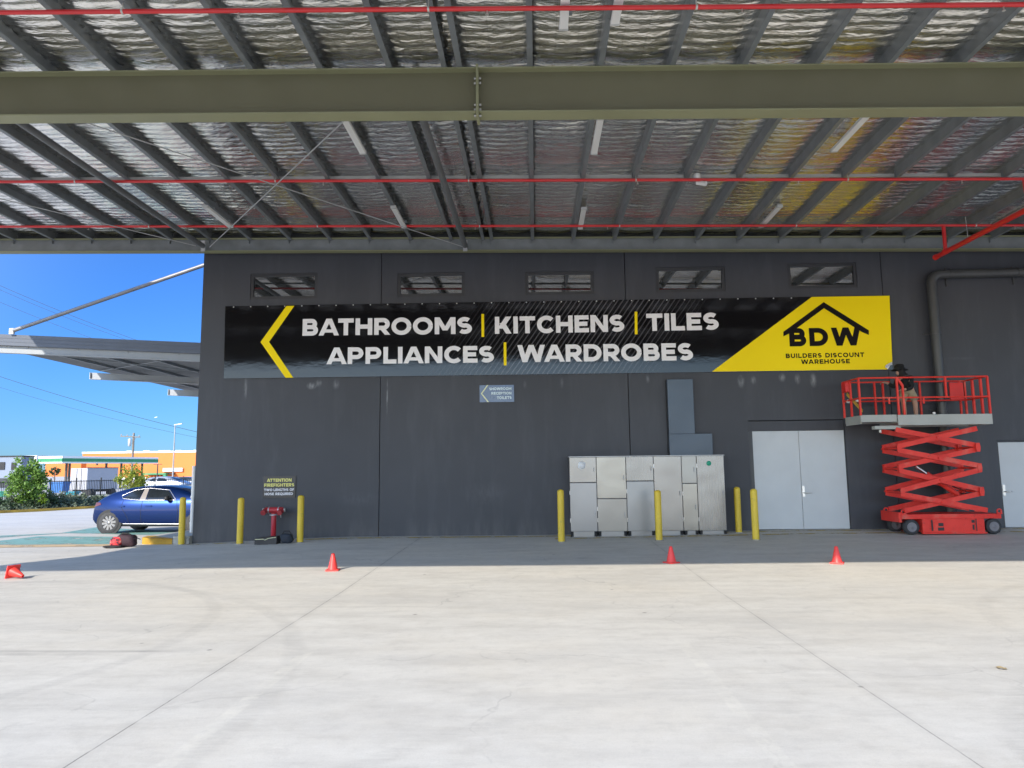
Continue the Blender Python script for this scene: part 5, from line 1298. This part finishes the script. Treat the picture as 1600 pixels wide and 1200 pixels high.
def ob(px0, py0, px1, py1, y0, y1, m_, nm_, par):
    a, b_ = at(px0, py1, y0), at(px1, py0, y0); return M().box((a.x, y0, a.z), (b_.x, y1, b_.z)).build(nm_, m_, par)
ob(222, 739, 259, 742, YO-2.5, YO-.2, grn, 'entry_canopy', st); ob(254, 742, 259, 757, YO-2.5, YO-1.5, grn, 'entry_post', st)
for k in range(5): ob(228+k*5, 743, 231.5+k*5, 749, YO-1.4, YO-.2, orm, 'entry_panel', st)
ob(254, 731, 285, 737, YO-.5, YO-.2, mat('pale_sign_panel', (.55, .58, .58), .5), 'sign_panel', st)
ob(262, 739, 270, 741.2, YO-1.5, YO-.2, dark, 'dark_awning', st)
ob(70, 724, 127, 745, YO-8, YO-6, orm, 'annexe_wall', st)
# fuel canopy
fc = thing('service_canopy', 'flat white and green striped forecourt canopy on dark columns', 'canopy', (-57, 90, 0))
c0 = Vector((at(97.5, 718, 90).x, 90, 0)); d1_ = Vector((.316, .949, 0)); d2_ = Vector((-.949, .316, 0)); L1, L2 = 15.2, 4.4
zt_, zb_ = at(97.5, 712.4, 90).z, at(97.5, 723.4, 90).z; hh_ = zt_-zb_
q = [c0, c0+d1_*L1, c0+d1_*L1+d2_*L2, c0+d2_*L2]
def ring(o0, o1, g_, m_, nm_):
    cx_ = sum((p_ for p_ in q), Vector())/4
    qq = [p_+(p_-cx_).normalized()*g_ for p_ in q]
    s = M(); s.prism([(p_.x, p_.y, zb_+hh_*o0) for p_ in qq], (0, 0, hh_*(o1-o0))); s.build(nm_, m_, fc)
ring(0, 1, 0, wst, 'fascia'); ring(.24, .68, .05, grn, 'green_band'); ring(.14, .24, .03, mat('pale_green', (.25, .42, .28), .5), 'pale_band')
for t_, u in ((.12, .35), (.25, .8), (.5, .3), (.66, .3), (.92, .4)):
    p_ = c0+d1_*L1*t_+d2_*L2*u; s = M(); s.box((p_.x-.11, p_.y-.11, -1.2), (p_.x+.11, p_.y+.11, zb_)); s.build('column', mat('dark_column', (.05, .045, .04), .6), fc)
ob(150, 724, 152, 727, 101, 101.2, dark, 'lamp', fc)
# truck trailer
trl = thing('truck_trailer', 'white box trailer parked behind the fence, lit rear doors towards us', 'trailer', (at(136, 750, 70).x, 70, 0))
c0 = Vector((at(136, 750, 70).x, 70, 0)); zt_, zb_ = at(136, 731.4, 70).z, at(136, 765, 70).z
L2 = 2.3; d2_ = Vector((-.949, .316, 0)); ltr = 10
# length so that its far end is sighted at column 184
for _ in range(40):
    e_ = c0+d1_*ltr; d = ray(184, 748); ltr += (d.x/d.y*e_.y-e_.x)*.8
q = [c0, c0+d1_*ltr, c0+d1_*ltr+d2_*L2, c0+d2_*L2]
s = M(); s.prism([(p_.x, p_.y, zb_) for p_ in q], (0, 0, zt_-zb_)); bxo = s.build('box_body', mat('white_trailer_panel', (.38, .38, .40), .5, var=.03), trl)
s = M(); s.prism([(p_.x, p_.y, zt_+.002) for p_ in [c0-d1_*.04-d2_*.04, c0+d1_*ltr-d2_*.04, c0+d1_*ltr+d2_*.15, c0-d1_*.04+d2_*.15]], (0, 0, .07)); s.build('roof_rail', mat('dark_rail', (.06, .05, .06), .5), trl)
for f_ in (.35, .62): 
    p_ = c0+d2_*L2*f_-d1_*.02; s = M(); s.bar((p_.x, p_.y, zb_+.05), (p_.x, p_.y, zt_-.05), .03, .03, (1, 0, 0)); s.build('door_bar', mat('dark_rail', (.06, .05, .06), .5), trl)
for f_ in (.04, .14, .8):
    p_ = c0+d1_*ltr*f_+d2_*.1; s = M(); s.lathe([(.25, 0), (.45, 0), (.45, .28), (.25, .28)], (p_.x, p_.y, zb_-.36), 18, 'y'); s.build('wheel', tyre, trl)
p_ = c0+d1_*.3; s = M(); s.prism([(v.x, v.y, zb_-.25) for v in (c0+d1_*.2+d2_*.2, c0+d1_*(ltr-.3)+d2_*.2, c0+d1_*(ltr-.3)+d2_*(L2-.2), c0+d1_*.2+d2_*(L2-.2))], (0, 0, .24)); s.build('chassis', dark, trl)
# left workshop
lb = thing('workshop', 'blue grey flat roofed workshop at the far left edge', 'building', (at(32, 740, 100).x, 100, 0))
x1 = at(32.5, 740, 100).x; zt_ = at(10, 714, 100).z; wsm = mat('blue_grey_cladding', (.20, .235, .30), .6, var=.05, scale=.3)
M().box((-140, 100, -1.2), (x1, 102.5, zt_)).build('wall', wsm, lb); M().box((-140, 99.9, zt_), (x1+.1, 102.5, zt_+.18)).build('roof_edge', dark, lb)
ob(-2, 722, 7.5, 734, 99.9, 99.98, dark, 'window', lb); ob(17, 722.5, 25, 734, 99.9, 99.98, dark, 'window', lb); ob(-60, 747, 33, 762, 99.85, 99.98, mat('dark_base_band', (.03, .035, .04), .6), 'base_band', lb)
ob(34, 711.5, 58, 724, 104, 112, wst, 'side_annexe', lb)
# round tree, bins and small shapes behind the fence
p_ = at(84, 757, 62); tree('small round dark tree behind the fence, left of the white trailer', p_, 1.5, (.42, .42, .34), 1.15, LD, 71, n=26, size=.08)
def wheelie(px0, px1, py0, py1, Y, label, c):
    a, b_ = at(px0, py1, Y), at(px1, py0, Y); w_ = b_.x-a.x
    t = thing('wheelie_bin', label, 'bin', ((a.x+b_.x)/2, Y, a.z)); mtl = mat('bin_'+label.split()[0], c, .5, var=.15, scale=2)
    s = M(); s.hexa([(a.x+w_*.08, Y+.1, a.z+.1), (b_.x-w_*.08, Y+.1, a.z+.1), (b_.x-w_*.08, Y+w_*.7, a.z+.1), (a.x+w_*.08, Y+w_*.7, a.z+.1), (a.x, Y, b_.z-.1), (b_.x, Y, b_.z-.1), (b_.x, Y+w_*.8, b_.z-.1), (a.x, Y+w_*.8, b_.z-.1)]); s.build('bin_body', mtl, t)
    s = M(); s.box((a.x-.03, Y-.05, b_.z-.099), (b_.x+.03, Y+w_*.85, b_.z), .02); s.build('lid', mtl, t)
    for x in (a.x+.2, b_.x-.2): s = M(); s.lathe([(.10, -.04), (.10, .04)], (x, Y+.2, a.z+.1), 12, 'x'); s.build('wheel', tyre, t)
wheelie(76, 99, 753, 772, 60, 'blue large skip bin behind the fence, left of the white trailer', (.04, .16, .42))
wheelie(100, 117, 768, 775, 66, 'turquoise low bin under the rear of the white trailer', (.03, .30, .36))
wheelie(-3, 10, 767, 778, 58, 'green low bin behind the fence at the left picture edge', (.03, .22, .16))
rcar('parked_car', 'silver sedan seen through the fence, right of the yellow green tree', 221, 772, 58, HATCH, spaint, s=(.98, 1, 1.0), detail=False)
rcar('parked_car', 'dark grey car behind the fence at the wall corner', 258, 769, 66, HATCH, gpaint, detail=False)
rcar('parked_car', 'pale grey hatchback behind the fence beneath the light pole', 238, 764, 92, HATCH, wpaint, s=(1, 1, 1), detail=False)
# poles and wires
woodp = mat('weathered_pole_timber', (.20, .17, .14), .85, var=.25, scale=3)
YPp = 110.; pt, pb2 = at(206.5, 676.5, YPp), at(204.5, 765, YPp)
up = thing('utility_pole', 'timber power pole with one crossarm in front of the orange store', 'pole', pb2)
M().tube([pb2, Vector((pb2.x, YPp, pt.z))], [.20, .15], 10).build('pole', woodp, up)
a, b_ = at(188, 681.5, YPp-.2), at(219, 683, YPp-.2); ca_ = M().bar(a, b_, .12, .14).build('crossarm', woodp, up)
for k in range(4):
    p_ = a.lerp(b_, .05+.3*k); s = M(); s.lathe([(.05, .07), (.09, .12), (.06, .2), (.09, .24), (.03, .33)], p_, 10); s.build('insulator', mat('insulator_grey', (.3, .3, .32), .4), ca_)
M().bar(at(219-6, 683, YPp-.2), at(206, 693, YPp), .05, .05).build('crossarm_brace', woodp, up)
s = M(); p_ = at(202.5, 690, YPp-.3); s.lathe([(.02, -.75), (.22, -.7), (.24, .35), (.2, .42), (.05, .5)], p_, 14); s.build('transformer', mat('pale_transformer', (.50, .51, .52), .5), up)
YL2 = 60.; pt, pb2 = at(273.6, 664.5, YL2), at(273.6, 770, YL2)
lp = thing('light_pole', 'tall thin grey light pole with a flat lamp head beside the wall', 'pole', Vector((pt.x, YL2, pb2.z)))
gpm = mat('grey_pole', (.34, .35, .36), .4, .3)
M().tube([(pt.x, YL2, pb2.z), (pt.x, YL2, pt.z)], [.07, .045], 10).build('pole', gpm, lp)
M().bar((pt.x-.05, YL2, pt.z+.03), (pt.x+.62, YL2, pt.z+.13), .18, .08).build('lamp_head', mat('pale_lamp_head', (.62, .66, .64), .4), lp)
p_ = at(246.5, 725.5, 118); pz_ = at(246.5, 760, 118)
lp2 = thing('light_pole', 'short dark double armed light pole at the end of the green canopy', 'pole', pz_)
M().tube([(p_.x, 118, pz_.z), (p_.x, 118, p_.z)], .10, 8).build('pole', mat('dark_column', (.05, .045, .04), .6), lp2)
M().bar((p_.x-.65, 118, p_.z), (p_.x+.65, 118, p_.z), .25, .12).build('lamp_arms', mat('dark_column', (.05, .045, .04), .6), lp2)
sg_ = at(244, 652, 140); b_ = M(); b_.tube([sg_+Vector((-.35, 0, -.1)), sg_, sg_+Vector((.3, 0, .06))], [.05, .12, .03], 8)
bo = b_.build('street_lamp_head', mat('pale_lamp_head', (.62, .66, .64), .4)); tag(bo, 'tiny pale fitting hanging on the overhead wire above the orange store', 'cable fitting')
bo.name = 'cable_fitting'
wm_ = mat('dark_cable', (.02, .022, .025), .6)
for k, (p, q, sag, r, lab) in enumerate((((-60, 419), (330, 571), .5, .016, 'uppermost dark overhead wire crossing the sky under the tie tube'), ((-60, 425), (330, 573), .7, .014, 'second overhead wire, close beneath the uppermost one'),
                                  ((-60, 446), (330, 590), .6, .015, 'third overhead wire, reaching the awning left of the others'), ((-60, 568), (330, 680), .5, .022, 'overhead wire leaving the picture edge just below the awning'),
                                  ((-60, 586), (330, 688), .6, .014, 'lowest faint overhead wire above the orange store'))):
    Yw = 75+k*6; a, b_ = at(*p, Yw), at(*q, Yw)
    pts = [a.lerp(b_, t_/20)-Vector((0, 0, sag*4*(t_/20)*(1-t_/20))) for t_ in range(21)]
    o = M().tube(pts, r*1.25, 5).build('power_line', wm_); tag(o, lab, 'power line', 'overhead wires at upper left')
